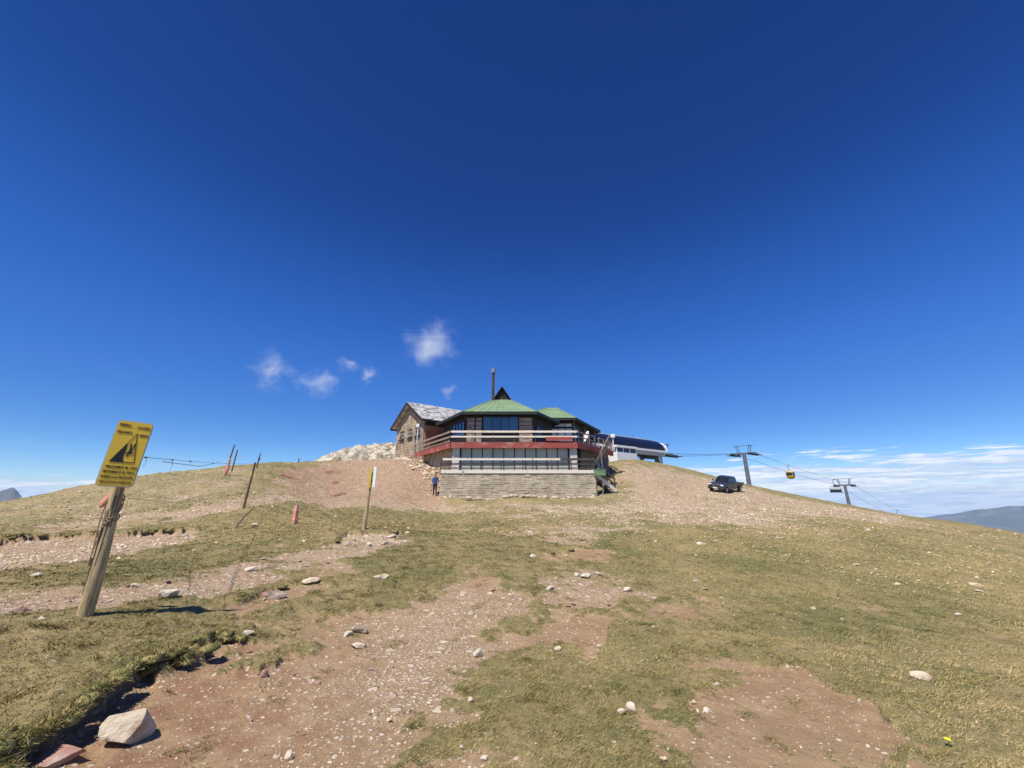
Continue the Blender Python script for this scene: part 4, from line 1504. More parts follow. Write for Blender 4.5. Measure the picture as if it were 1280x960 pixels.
# two strips beside the window, so that its opening stays free
pa.box(A_ + g_ * .5 + out_ * .10 + up * 8.2, (.85, .12, 3.3), rot=Matrix((g_, out_, up)).transposed())
pa.box(A_ + g_ * 2.2 + out_ * .10 + up * 8.0, (.40, .12, 2.9), rot=Matrix((g_, out_, up)).transposed())
part(pa, 'render_patch', 'plaster', house)
# side wall painted orange, with a door
sd_ = MB()
nside = -g_
sd_.slab([A_ + up * BZ + r_ * .02, A_ + r_ * LEN + up * BZ, A_ + r_ * LEN + up * (EZ - .9), A_ + r_ * .02 + up * (EZ - .9)], .05, nside)
part(sd_, 'painted_side', 'orange_wall', house)
Ms = Matrix((r_, nside, up)).transposed()
part(MB().box(A_ + r_ * 5.5 + nside * .05 + up * (EZ - .45), (11.0, .08, .84), rot=Ms), 'eave_shade_band', 'dark_wood', house)  # dark strip standing in for the shade under the eave
dr = part(MB().box(A_ + r_ * 2.6 + nside * .08 + up * 7.35, (1.5, .08, 2.3), rot=Ms), 'door', 'orange_wall', house)
part(MB().box(A_ + r_ * 2.6 + nside * .12 + up * 8.56, (1.8, .14, .14), rot=Ms), 'door_lintel', 'dark_wood', dr)
for dx_ in (-.82, .82):
    part(MB().box(A_ + r_ * (2.6 + dx_) + nside * .12 + up * 7.35, (.10, .12, 2.3), rot=Ms), 'door_jamb', 'dark_wood', dr)
# roof slabs with overhang
ov, ovg = .55, .75
for sgn, c in ((-1, A_), (1, B_)):
    e = c + g_ * (sgn * ov) + up * (EZ - ov * (RZ - EZ) / (GL / 2))
    rg = (A_ + B_) / 2 + up * RZ
    pts = [e + out_ * ovg, e + r_ * (LEN + ovg), rg + r_ * (LEN + ovg), rg + out_ * ovg]
    nr = (pts[1] - pts[0]).cross(pts[3] - pts[0]).normalized()
    nr = nr if nr.z > 0 else -nr
    rf = part(MB().slab(pts, .07, nr), 'roof', 'slate', house)
    # rows of slates, each row lifted a little over the next
    rows = MB()
    for k_ in range(11):
        lo, hi = k_ / 11, (k_ + 1.02) / 11
        p0, p1 = pts[0].lerp(pts[3], lo), pts[1].lerp(pts[2], lo)
        p2, p3 = pts[1].lerp(pts[2], hi), pts[0].lerp(pts[3], hi)
        n = 26
        for j in range(n):
            a0, a1 = j / n + .003, (j + 1) / n - .003
            lift = q.uniform(.075, .12)
            rows.slab([p0.lerp(p1, a0) + nr * (lift + .02), p0.lerp(p1, a1) + nr * (lift + .02), p3.lerp(p2, a1) + nr * (lift - .03), p3.lerp(p2, a0) + nr * (lift - .03)], .025, nr)
    part(rows, 'slates', 'slate', rf, kind='stuff')
    part(MB().bar(pts[0] + out_ * .03 - up * .09, pts[3] + out_ * .03 - up * .09, .06, .26), 'barge_board', 'dark_wood', rf)
    part(MB().bar(pts[0] - up * .08 + g_ * (sgn * .05), pts[1] - up * .08 + g_ * (sgn * .05), .06, .22), 'eave_board', 'dark_wood', rf)
lampp = A_ + g_ * 1.15 + out_ * .35
lp = thing('wall_lamp', 'white lamp on a bracket pole at the gable of the stone house', 'lamp', lampp + up * 7.2)
MB().tube([(0, 0, 0), (0, 0, 2.1)], .045, 8).build('pole', 'white_paint', lp)
MB().box((0, 0, 2.3), (.36, .3, .42)).build('lamp_head', 'white_paint', lp, bevel=.05)
MB().bar((0, 0, .6), tuple(r_ * .4 + up * .6), .05).build('bracket', 'white_paint', lp)


# ------------------------------------------------------------------ rocky outcrop behind the slope on the left
def build_outcrop():
    n = 150
    xs = np.linspace(-1.15, 1.15, n)
    X, Y = np.meshgrid(xs, xs)
    rr = np.hypot(X, Y)
    wx, wy = -17.5 + X * 12.5, 57 + Y * 8.0
    h = np.clip(1 - rr ** 2.0, 0, 1) ** 0.62
    cell = fbm(wx * .9, wy * .9, 5, 140, .6)
    step_ = np.abs(fbm(wx * .45, wy * .45, 3, 150))
    Z = 4.2 + 4.7 * h + (0.55 * cell - 0.5 * step_ + .28 * fbm(wx * 3, wy * 3, 3, 160)) * np.clip(h * 2, 0, 1) - 3 * np.clip(rr - 1, 0, 1)
    V = np.stack([wx, wy, Z], -1).reshape(-1, 3)
    i, j = np.meshgrid(np.arange(n - 1), np.arange(n - 1), indexing='ij')
    F = np.stack([i * n + j, i * n + j + 1, (i + 1) * n + j + 1, (i + 1) * n + j], -1).reshape(-1, 4)
    o = link(bpy.data.objects.new('rock_outcrop', np_mesh('rock_outcrop', V, F, MATS['outcrop_rock'], False)))
    tag(o, 'pale rocky outcrop rising behind the slope left of the stone house', 'rock outcrop')
    a, b = rng.uniform(-1, 1, 1500), rng.uniform(-1, .3, 1500)
    ok = (a * a + b * b < .97)
    a, b = a[ok], b[ok]
    hh = np.clip(1 - a * a - b * b, 0, 1) ** .62
    x, y = -17.5 + a * 12.5, 57 + b * 8.0
    s_ = stone_field('boulders', None, x, y, 0.15 + 0.5 * rng.beta(1, 4, len(x)), zs=4.1 + 4.7 * hh)
    s_.parent = o
    # boulders on the bank under the deck
    x = rng.uniform(-12.5, -4.9, 520)
    y = 33.6 + (-4.9 - x) * 1.25 + rng.normal(0, 1.0, 520)
    t_ = stone_field('bank_stones', 'pale rubble on the bank under the left side of the hut deck', x, y, 0.12 + 0.6 * rng.beta(1, 4, 520))


build_outcrop()

# ------------------------------------------------------------------ cable lift: station, pylons, cables, cabins
LA = Vector((23.6, 66.0, 0))                                    # right end of the station
P1 = Vector((51.2, 85.8, 0))
P2 = Vector((95.0, 113.6, 0))
ld = (P1 - LA).normalized()
ls = Vector((-ld.y, ld.x, 0))                                   # to the far side of the line
LM = Matrix((ld, ls, Vector((0, 0, 1)))).transposed()
GAUGE = 1.9


def build_station():
    o0 = LA + Vector((0, 0, 6.1))
    st_ = thing('lift_station', 'cable lift station with curved navy roof and white trim behind the hut', 'lift station', o0)

    def L(a, s_, z):                                            # along, sideways, height -> local point
        return ld * a + ls * s_ + Vector((0, 0, z))
    back = -19.0
    prof = [(-2.9, 2.55), (-2.95, 3.0), (-2.7, 3.65), (-2.1, 4.15), (-1.2, 4.40), (0, 4.48), (1.2, 4.40), (2.1, 4.15), (2.7, 3.65), (2.95, 3.0), (2.9, 2.55)]
    rings = []
    for a, k_ in ((back, .96), (back + .4, 1.0), (-1.9, 1.0), (-.9, .95), (-.25, .84), (0, .70)):
        rings.append([L(a, s_ * (.9 + .1 * k_), 2.55 + (z - 2.55) * k_) for s_, z in prof])
    shell = MB().loft(rings).build('roof_shell', 'navy_panel', st_, smooth=True)
    tr = MB()
    for i in range(len(prof) - 1):
        for (a, k_, w_) in ((-.05, .80, .34),):
            s0, z0 = prof[i]
            s1, z1 = prof[i + 1]
            tr.bar(L(a, s0 * 1.0, 2.55 + (z0 - 2.55) * k_ + .04), L(a, s1 * 1.0, 2.55 + (z1 - 2.55) * k_ + .04), .5, .16)
    tr.build('end_arch', 'white_paint', st_)
    MB().bar(L(back, -.9, 4.50), L(-1.0, -.9, 4.47), .5, .12).build('ridge_trim', 'white_paint', st_)
    MB().bar(L(back, -2.95, 2.42), L(0, -2.95, 2.42), .16, .30).build('lower_trim', 'white_paint', st_)
    MB().bar(L(back, -2.55, 1.98), L(-.2, -2.55, 1.98), .5, .56).build('machinery_band', 'cream_panel', st_)
    MB().bar(L(back, 0, 2.18), L(-.3, 0, 2.18), 4.4, .36).build('under_deck', 'cream_panel', st_)
    MB().bar(L(-9, -1.6, 1.66), L(-.6, -1.6, 1.66), .3, .3).build('rail_beam', 'dark_steel', st_)
    for k_ in range(5):                                          # raised panel joints on the shell
        a = -16.5 + 3.4 * k_
        m = MB()
        for i in range(4):
            s0, z0 = prof[i]
            s1, z1 = prof[i + 1]
            m.bar(L(a, s0 * 1.006, z0 + .015), L(a, s1 * 1.006, z1 + .015), .05, .04)
        m.build('panel_joint', 'dark_steel', st_)
    for s_ in (-1.4, 1.4):
        gx = o0 + L(-.8, s_, 0)
        MB().bar(L(-.8, s_, 2.1), L(-.5, s_, gz(gx.x, gx.y) - o0.z - .5), .55, .55).build('column', 'pylon_steel', st_)
    for a in (-6.3, -7.2):
        gx = o0 + L(a, -1.2, 0)
        MB().bar(L(a, -1.2, 2.1), L(a, -1.2, gz(gx.x, gx.y) - o0.z - .5), .34, .34).build('column', 'cream_panel', st_)
    # small weather mast on the ridge
    MB().tube([L(-5.0, -.5, 4.4), L(-5.0, -.5, 5.2)], .04, 6).build('weather_mast', 'steel', st_)
    MB().bar(L(-5.3, -.5, 5.0), L(-4.7, -.5, 5.1), .06).build('wind_vane', 'steel', st_)
    # control cabin
    cb = thing('control_cabin', 'white control cabin with a dark window band below the station roof', 'cabin', o0 + L(-13.8, -4.6, .1), math.atan2(ld.y, ld.x))
    cb.scale = (1, 1, .70)
    body = MB().box((0, 0, .70), (4.3, 2.4, 1.75)).build('lower_wall', 'white_paint', cb, bevel=.03)
    MB().box((0, 0, 2.66), (4.5, 2.6, .42)).build('cabin_roof', 'white_paint', cb, bevel=.04)
    MB().box((0, 0, 2.01), (4.05, 2.2, .88)).build('window_band', 'black_glass', cb)
    for x in (-2.05, -.7, .7, 2.05):
        MB().box((x, -1.12, 2.01), (.14, .08, .88)).build('window_post', 'white_paint', cb)
    MB().box((2.08, 1.05, 2.01), (.14, .14, .88)).build('window_post', 'white_paint', cb)
    return st_


build_station()


def pylon(base_xyz, top_z, label, scale=1.0):
    """steel mast with a crossarm along ls, sheave trains along ld and service frames above"""
    bz = base_xyz[2]
    H = top_z - bz
    p = thing('lift_pylon', label, 'pylon', base_xyz, 0.0, 'steel pylons of the cable lift')
    MB().tube([(0, 0, -.6), (0, 0, H * .5), (0, 0, H)], .50 * scale, 14, .34 * scale).build('mast', 'pylon_steel', p, smooth=False)
    up_ = Vector((0, 0, 1))
    MB().bar(-ls * (GAUGE + .5) + up_ * (H + .05), ls * (GAUGE + .5) + up_ * (H + .05), .36, .40).build('crossarm', 'pylon_steel', p)
    for sg in (-1, 1):
        c = ls * (sg * GAUGE) + up_ * (H - .15)
        sh = MB().bar(c - ld * 2.2, c + ld * 2.2, .14, .22).build('sheave_beam', 'dark_steel', p)
        for k_ in range(8):
            q_ = c + ld * (-2.1 + .6 * k_) - up_ * .02
            MB().tube([q_ - ls * .07, q_ + ls * .07], .26, 12).build('sheave', 'dark_steel', sh)
        wk = MB()
        for off in (-.45, .45):
            wk.bar(c + ls * (sg * .75 + off * .6) - ld * 2.3 - up_ * .12, c + ls * (sg * .75 + off * .6) + ld * 2.3 - up_ * .12, .06, .06)
        for k_ in range(9):
            wk.bar(c + ls * (sg * .48) + ld * (-2.2 + .55 * k_) - up_ * .11, c + ls * (sg * 1.02) + ld * (-2.2 + .55 * k_) - up_ * .11, .28, .03)
        wk.build('walkway', 'dark_steel', p)
        fr = MB()
        for t in (-.9, .9):
            b_ = ls * (sg * (GAUGE * .55)) + ld * (t * .55) + up_ * (H + .2)
            fr.bar(b_, b_ + up_ * 1.55 + ls * (sg * .35), .10)
        fr.bar(ls * (sg * GAUGE * .55) + ls * (sg * .35) - ld * .9 + up_ * (H + 1.75), ls * (sg * GAUGE * .55) + ls * (sg * .35) + ld * .9 + up_ * (H + 1.75), .10)
        fr.build('service_frame', 'pylon_steel', p)
    MB().bar(-ls * (GAUGE + .3) + up_ * (H + 1.78), ls * (GAUGE + .3) + up_ * (H + 1.78), .10).build('top_rail', 'pylon_steel', p)
    ladd = MB()
    for sx in (-.18, .18):
        ladd.bar(-ld * .62 + ls * sx, -ld * .52 + ls * sx + up_ * H, .05)
    for k_ in range(int(H / .4)):
        t = k_ * .4 / H
        ladd.bar(-ld * (.62 - .1 * t) - ls * .18 + up_ * (k_ * .4), -ld * (.62 - .1 * t) + ls * .18 + up_ * (k_ * .4), .035)
    ladd.build('ladder', 'steel', p)
    return p


P0 = LA + ld * 2.4
Z0, Z1, Z2 = 8.3, 10.5, 4.55
pylon((P0.x, P0.y, gz(P0.x, P0.y)), Z0, 'steel lift pylon standing against the right end of the station')
pylon((P1.x, P1.y, gz(P1.x, P1.y)), Z1, 'tall steel lift pylon on the skyline behind the pickup')
pylon((P2.x, P2.y, gz(P2.x, P2.y)), Z2, 'steel lift pylon farthest down the right ridge')
P3 = P2 + (P2 - P1).normalized() * 75
Z3 = -11.0


def cable_pt(i, sg):
    b, z = ((P0, Z0), (P1, Z1), (P2, Z2), (P3, Z3))[i]
    return Vector((b.x, b.y, z + .2)) + ls * (sg * GAUGE)


def span(i, sg, t, sag):
    a, b = cable_pt(i, sg), cable_pt(i + 1, sg)
    return a.lerp(b, t) - Vector((0, 0, sag * 4 * t * (1 - t)))


SAG = (0.25, 0.5, 1.0)
for sg, lab in ((-1, 'near haul cable of the lift running from pylon to pylon'), (1, 'far haul cable of the lift running from pylon to pylon')):
    mb = MB()
    pts = []
    for i in range(3):
        pts += [span(i, sg, k_ / 16, SAG[i]) for k_ in range(16 + (i == 2))]
    mb.tube(pts, .032, 5)
    tag(mb.build('haul_cable', 'dark_steel'), lab, 'cable')


def cabin(at, label, col, s=1.0):
    """egg shaped cabin hanging from the cable by a curved arm"""
    g = thing('gondola_cabin', label, 'gondola', at, math.atan2(ld.y, ld.x))
    g.scale = (.82, .82, .74)
    arm = MB()
    arm.tube([(0, 0, 0), (.05, .22, .05), (.05, .34, -.25), (.03, .30, -1.2), (0, .05, -1.75)], .06, 6)
    arm.build('hanger_arm', 'dark_steel', g)
    MB().box((0, 0, .05), (.7, .2, .22)).build('grip', 'dark_steel', g, bevel=.03)
    rings = []
    for z, k_ in ((-4.05, .62), (-3.9, .86), (-3.3, 1.0), (-2.6, 1.0), (-2.0, .88), (-1.78, .55)):
        rings.append([(1.05 * s * k_ * math.copysign(abs(math.cos(a)) ** .6, math.cos(a)), .95 * s * k_ * math.copysign(abs(math.sin(a)) ** .6, math.sin(a)), z) for a in [i * math.pi / 8 for i in range(16)]])
    MB().loft(rings).build('shell', col, g, smooth=True)
    wn = []
    for z, k_ in ((-3.2, 1.02), (-2.6, 1.02), (-2.15, .955)):
        wn.append([(1.05 * s * k_ * math.copysign(abs(math.cos(a)) ** .6, math.cos(a)), .95 * s * k_ * math.copysign(abs(math.sin(a)) ** .6, math.sin(a)), z) for a in [i * math.pi / 8 for i in range(16)]])
    MB().loft(wn, cap=False).build('window_band', 'black_glass', g, smooth=True)
    for a in (45, 135, 225, 315):
        x, y = 1.08 * s * math.cos(R(a)) ** 1, 1.0 * s * math.sin(R(a))
        MB().bar((x * 1.12, y * 1.12, -3.25), (x * 1.06, y * 1.06, -2.1), .12, .10).build('corner_post', col, g)
    MB().box((0, 0, -4.1), (1.5 * s, .5, .08)).build('ski_rack', 'dark_steel', g)
    return g


def chair(at, label):
    g = thing('lift_chair', label, 'chairlift chair', at, math.atan2(ld.y, ld.x))
    MB().tube([(0, 0, 0), (0, .3, -.2), (0, .32, -1.6), (0, 0, -2.2)], .06, 6).build('hanger_arm', 'dark_steel', g)
    MB().box((0, 0, .05), (.6, .2, .2)).build('grip', 'dark_steel', g)
    fr = MB()
    fr.tube([(-.5, -1.2, -2.2), (-.5, 1.2, -2.2)], .05, 6)
    for y in (-1.2, 1.2):
        fr.tube([(-.5, y, -2.2), (-.35, y, -3.3), (.45, y, -3.3)], .05, 6)
    fr.build('frame', 'dark_steel', g)
    MB().box((.05, 0, -3.22), (.75, 2.5, .16)).build('seat', 'car_trim', g, bevel=.05)
    MB().box((-.36, 0, -2.85), (.14, 2.5, .7)).build('backrest', 'car_trim', g, bevel=.05)
    MB().tube([(.45, -1.1, -2.75), (.55, -1.1, -2.6), (.55, 1.1, -2.6), (.45, 1.1, -2.75)], .04, 6).build('safety_bar', 'steel', g)
    return g


cabin(span(1, -1, .295, SAG[1]), 'yellow gondola cabin hanging between the two right hand pylons', 'gondola_yellow')
chair(span(1, -1, .76, SAG[1]), 'dark lift chair hanging just left of the farthest pylon')
chair(span(2, -1, .42, SAG[2]), 'tiny dark lift chair low on the skyline right of the farthest pylon')


# ------------------------------------------------------------------ pickup
def build_pickup():
    x, y = pix(907, 617, 38.5)[:2]
    hd = math.atan2(-y, -x) - R(25)                              # nose towards the camera, turned so that the side on the right shows
    z = gz(x, y)
    c = thing('pickup_truck', 'dark blue grey pickup parked on the slope facing the viewer', 'pickup', (x, y, z + .02), hd)
    sl = (gz(x + math.cos(hd), y + math.sin(hd)) - gz(x - math.cos(hd), y - math.sin(hd))) / 2
    sx = (gz(x - math.sin(hd), y + math.cos(hd)) - gz(x + math.sin(hd), y - math.cos(hd))) / 2
    c.rotation_euler = (math.atan(sx), -math.atan(sl), hd)
    c.scale = (.80, .84, .86)

    def ring(x_, hw, z0, z1, tuck=.06):
        return [(x_, -hw + tuck, z0), (x_, -hw, z0 + .18), (x_, -hw, z1 - .22), (x_, -hw + tuck * 1.2, z1 - .04), (x_, -hw * .55, z1), (x_, hw * .55, z1), (x_, hw - tuck * 1.2, z1 - .04),
                (x_, hw, z1 - .22), (x_, hw, z0 + .18), (x_, hw - tuck, z0)]
    # nose, bonnet and cabin sides
    lower = MB().loft([ring(2.52, .74, .52, .86), ring(2.46, .84, .42, .98), ring(2.1, .88, .38, 1.06), ring(1.15, .90, .36, 1.14), ring(.5, .90, .36, 1.16), ring(-1.05, .90, .36, 1.16), ring(-1.15, .88, .40, 1.12)])
    body = lower.build('body', 'car_paint', c, smooth=True)
    rf = lambda x_, hw, z: [(x_, -hw, z), (x_, hw, z)]

    def gh(x0, x1, hw, z):
        return [(x0, -hw, z), (x1, -hw, z), (x1, hw, z), (x0, hw, z)]
    cab = MB().loft([gh(-1.08, 1.02, .84, 1.13), gh(-1.02, .62, .78, 1.48), gh(-.92, .28, .69, 1.72), gh(-.80, .12, .62, 1.77)])
    cab.build('cabin', 'car_paint', c, bevel=.03)
    # glass: windscreen, sides, rear
    ws = MB().slab([(1.03, -.72, 1.16), (1.03, .72, 1.16), (.34, .62, 1.69), (.34, -.62, 1.69)], .02, (.6, 0, .8))
    ws.build('windscreen', 'black_glass', c)
    for s_ in (-1, 1):
        for x0, x1, u0, u1 in ((.10, .82, .08, .40), (-.92, .04, -.84, .02)):
            MB().slab([(x0, s_ * .845, 1.18), (x1, s_ * .845, 1.18), (u1, s_ * .715, 1.66), (u0, s_ * .715, 1.66)], .015, (0, s_, .25)).build('side_window', 'black_glass', c)
        MB().box((.98, s_ * 1.00, 1.22), (.14, .22, .18)).build('mirror', 'car_trim', c, bevel=.03)
        MB().box((2.40, s_ * .63, .86), (.22, .36, .20)).build('headlight', 'lamp_glass', c, bevel=.05)
        MB().box((2.50, s_ * .66, .55), (.08, .16, .10)).build('fog_lamp', 'lamp_glass', c, bevel=.02)
        dr_ = MB().slab([(-1.0, s_ * .905, .46), (.02, s_ * .905, .46), (.02, s_ * .905, 1.08), (-1.0, s_ * .905, 1.08)], .012, (0, s_, 0)).build('door', 'car_paint', c)
        MB().box((-.80, s_ * .93, .98), (.20, .03, .04)).build('handle', 'car_trim', dr_)
        dr_ = MB().slab([(.06, s_ * .905, .46), (1.0, s_ * .905, .46), (1.0, s_ * .905, 1.08), (.06, s_ * .905, 1.08)], .012, (0, s_, 0)).build('door', 'car_paint', c)
        MB().box((.20, s_ * .93, .98), (.20, .03, .04)).build('handle', 'car_trim', dr_)
    gr = MB().box((2.50, 0, .82), (.10, .84, .22)).build('grille', 'car_trim', c, bevel=.02)
    for k_ in range(3):
        MB().box((2.555, 0, .755 + .065 * k_), (.02, .80, .02)).build('grille_bar', 'rim', gr)
    MB().box((2.52, 0, .52), (.22, 1.74, .26)).build('bumper', 'car_trim', c, bevel=.05)
    MB().box((2.64, 0, .55), (.02, .52, .12)).build('number_plate', 'white_paint', c)
    for s_ in (-.3, .3):
        MB().bar((1.0, s_, 1.20), (.8, s_ + .36, 1.37), .02).build('wiper', 'car_trim', c)
    # low load bed
    bed = MB().box((-2.02, 0, .74), (1.84, 1.74, .10)).build('load_bed', 'bed_side', c)
    for s_ in (-1, 1):
        MB().box((-2.02, s_ * .87, .87), (1.84, .05, .30)).build('bed_wall', 'bed_side', bed, bevel=.01)
        MB().box((-2.02, s_ * .87, 1.04), (1.84, .08, .04)).build('bed_rail', 'car_trim', bed)
    MB().box((-2.965, 0, .87), (.05, 1.74, .30)).build('tailgate', 'bed_side', bed, bevel=.01)
    for s_ in (-1, 1):
        MB().box((-2.98, s_ * .76, .86), (.05, .12, .26)).build('tail_light', 'red_fascia', c)
    MB().box((-.4, 0, .42), (4.6, .9, .16)).build('chassis', 'car_trim', c)
    for xx in (1.72, -1.95):
        for s_ in (-1, 1):
            tr_ = []
            for yy, rr in ((-.12, .30), (-.12, .36), (-.08, .385), (.08, .385), (.12, .36), (.12, .30)):
                tr_.append([(xx + rr * math.cos(a), s_ * .80 + yy, .385 + rr * math.sin(a)) for a in [i * math.pi / 10 for i in range(20)]])
            wh = MB().loft(tr_).build('wheel', 'tyre', c, smooth=False)
            rm = MB().tube([(xx, s_ * .90, .385), (xx, s_ * .935, .385)], .215, 16)
            for k_ in range(5):
                a = k_ * 2 * math.pi / 5
                rm.bar((xx, s_ * .94, .385), (xx + .2 * math.cos(a), s_ * .94, .385 + .2 * math.sin(a)), .05, .02, up=(0, 1, 0.01))
            rm.build('rim', 'rim', wh)
            ar = MB()
            ar.tube([(xx + .43 * math.cos(a), s_ * .895, .40 + .43 * math.sin(a)) for a in [R(8 + i * 16.4) for i in range(11)]], .045, 6)
            ar.build('wheel_arch', 'car_trim', c)


build_pickup()


# ------------------------------------------------------------------ walker
def build_person():
    x, y = pix(543, 624.5, 31.4)[:2]
    z = gz(x, y)
    p = thing('person', 'person in blue jacket and dark trousers with a backpack walking in front of the wall', 'person', (x, y, z), R(8))
    J = {  # name: (x, y, z, radius); facing -y
        'pelvis': (0, 0, .94, .145), 'belly': (0, .005, 1.10, .135), 'chest': (0, .015, 1.30, .155), 'neckb': (0, .02, 1.46, .075), 'neck': (0, .005, 1.53, .055), 'chin': (0, -.02, 1.60, .075), 'head': (0, -.012, 1.68, .098), 'crown': (0, .0, 1.755, .06),
        'nose': (0, -.118, 1.665, .016),
        'shl': (.17, .02, 1.43, .075), 'ell': (.25, .03, 1.15, .052), 'wrl': (.235, -.13, .94, .035), 'pal': (.232, -.17, .88, .034),
        'shr': (-.17, .02, 1.43, .075), 'elr': (-.25, .06, 1.15, .052), 'wrr': (-.24, -.04, .92, .035), 'par': (-.238, -.06, .85, .034),
        'hil': (.09, 0, .88, .115), 'knl': (.10, -.10, .50, .075), 'anl': (.10, -.04, .10, .050), 'tol': (.11, -.20, .045, .042),
        'hir': (-.09, 0, .88, .115), 'knr': (-.10, .02, .50, .075), 'anr': (-.10, .12, .10, .050), 'tor': (-.11, -.03, .045, .042),
    }
    E = [('pelvis', 'belly'), ('belly', 'chest'), ('chest', 'neckb'), ('neckb', 'neck'), ('neck', 'chin'), ('chin', 'head'), ('head', 'crown'), ('head', 'nose'),
         ('chest', 'shl'), ('shl', 'ell'), ('ell', 'wrl'), ('wrl', 'pal'), ('chest', 'shr'), ('shr', 'elr'), ('elr', 'wrr'), ('wrr', 'par'),
         ('pelvis', 'hil'), ('hil', 'knl'), ('knl', 'anl'), ('anl', 'tol'), ('pelvis', 'hir'), ('hir', 'knr'), ('knr', 'anr'), ('anr', 'tor')]
    for sd_, pa, dr in (('l', 'pal', 1), ('r', 'par', -1)):
        px_, py_, pz_, _ = J[pa]
        for k_ in range(4):
            n0, n1 = f'f{sd_}{k_}a', f'f{sd_}{k_}b'
            yy = py_ - .033 + .022 * k_
            J[n0] = (px_ - dr * .004, yy - .006, pz_ - .045, .0095)
            J[n1] = (px_ - dr * .022, yy - .004, pz_ - .078 + .006 * abs(k_ - 1), .008)
            E += [(pa, n0), (n0, n1)]
        J[f't{sd_}'] = (px_ - dr * .03, py_ - .05, pz_ - .01, .011)
        E.append((pa, f't{sd_}'))
    names = list(J)
    me = bpy.data.meshes.new('person_skeleton')
    me.from_pydata([J[n][:3] for n in names], [(names.index(a), names.index(b)) for a, b in E], [])
    tmp = bpy.data.objects.new('person_skeleton', me)
    COL.objects.link(tmp)
    sk = tmp.modifiers.new('skin', 'SKIN')
    sk.use_smooth_shade = True
    for i, n in enumerate(names):
        v = me.skin_vertices[0].data[i]
        v.radius = (J[n][3], J[n][3])
        v.use_root = (n == 'pelvis')
    tmp.modifiers.new('sub', 'SUBSURF').levels = 1
    dg = bpy.context.evaluated_depsgraph_get()
    bme = bpy.data.meshes.new_from_object(tmp.evaluated_get(dg))
    bpy.data.objects.remove(tmp)
    for m_ in ('skin', 'jacket_blue', 'trousers_black', 'shoe'):
        bme.materials.append(MATS[m_])
    for f in bme.polygons:
        c = f.center
        f.use_smooth = True
        arm = abs(c.x) > .185 and c.z < 1.44
        if c.z < .085:
            f.material_index = 3
        elif arm and c.z > .935 or (.97 < c.z < 1.49):
            f.material_index = 1
        elif not arm and c.z <= .97:
            f.material_index = 2
        else:
            f.material_index = 0
    bme.name = 'body'
    link(bpy.data.objects.new('body', bme), p)
    MB().ball((0, .018, 1.70), .112, 14, 9, (.93, 1.0, 1.0)).build('hair', 'hair', p, smooth=True)
    for s_ in (-1, 1):
        MB().ball((s_ * .098, .0, 1.665), .026, 8, 6, (.5, .8, 1.2)).build('ear', 'skin', p, smooth=True)
        MB().ball((s_ * .034, -.100, 1.685), .012, 8, 6).build('eye', 'white_paint', p, smooth=True)
        MB().tube([(s_ * .085, -.165, 1.12), (s_ * .10, -.16, 1.30), (s_ * .105, -.07, 1.475), (s_ * .10, .10, 1.48)], .018, 6).build('backpack_strap', 'trousers_black', p)
    MB().box((0, -.098, 1.625), (.05, .012, .012)).build('mouth', 'sign_brown', p)
    MB().loft([[(-.15 * k_, y0, z) if i == 0 else (.15 * k_, y0, z) if i == 1 else (.13 * k_, y0 + .18 * k_, z) if i == 2 else (-.13 * k_, y0 + .18 * k_, z) for i in range(4)] for z, k_, y0 in ((1.02, .9, .14), (1.1, 1, .14), (1.4, 1, .15), (1.5, .75, .14))]).build('backpack', 'trousers_black', p, bevel=.03)


build_person()


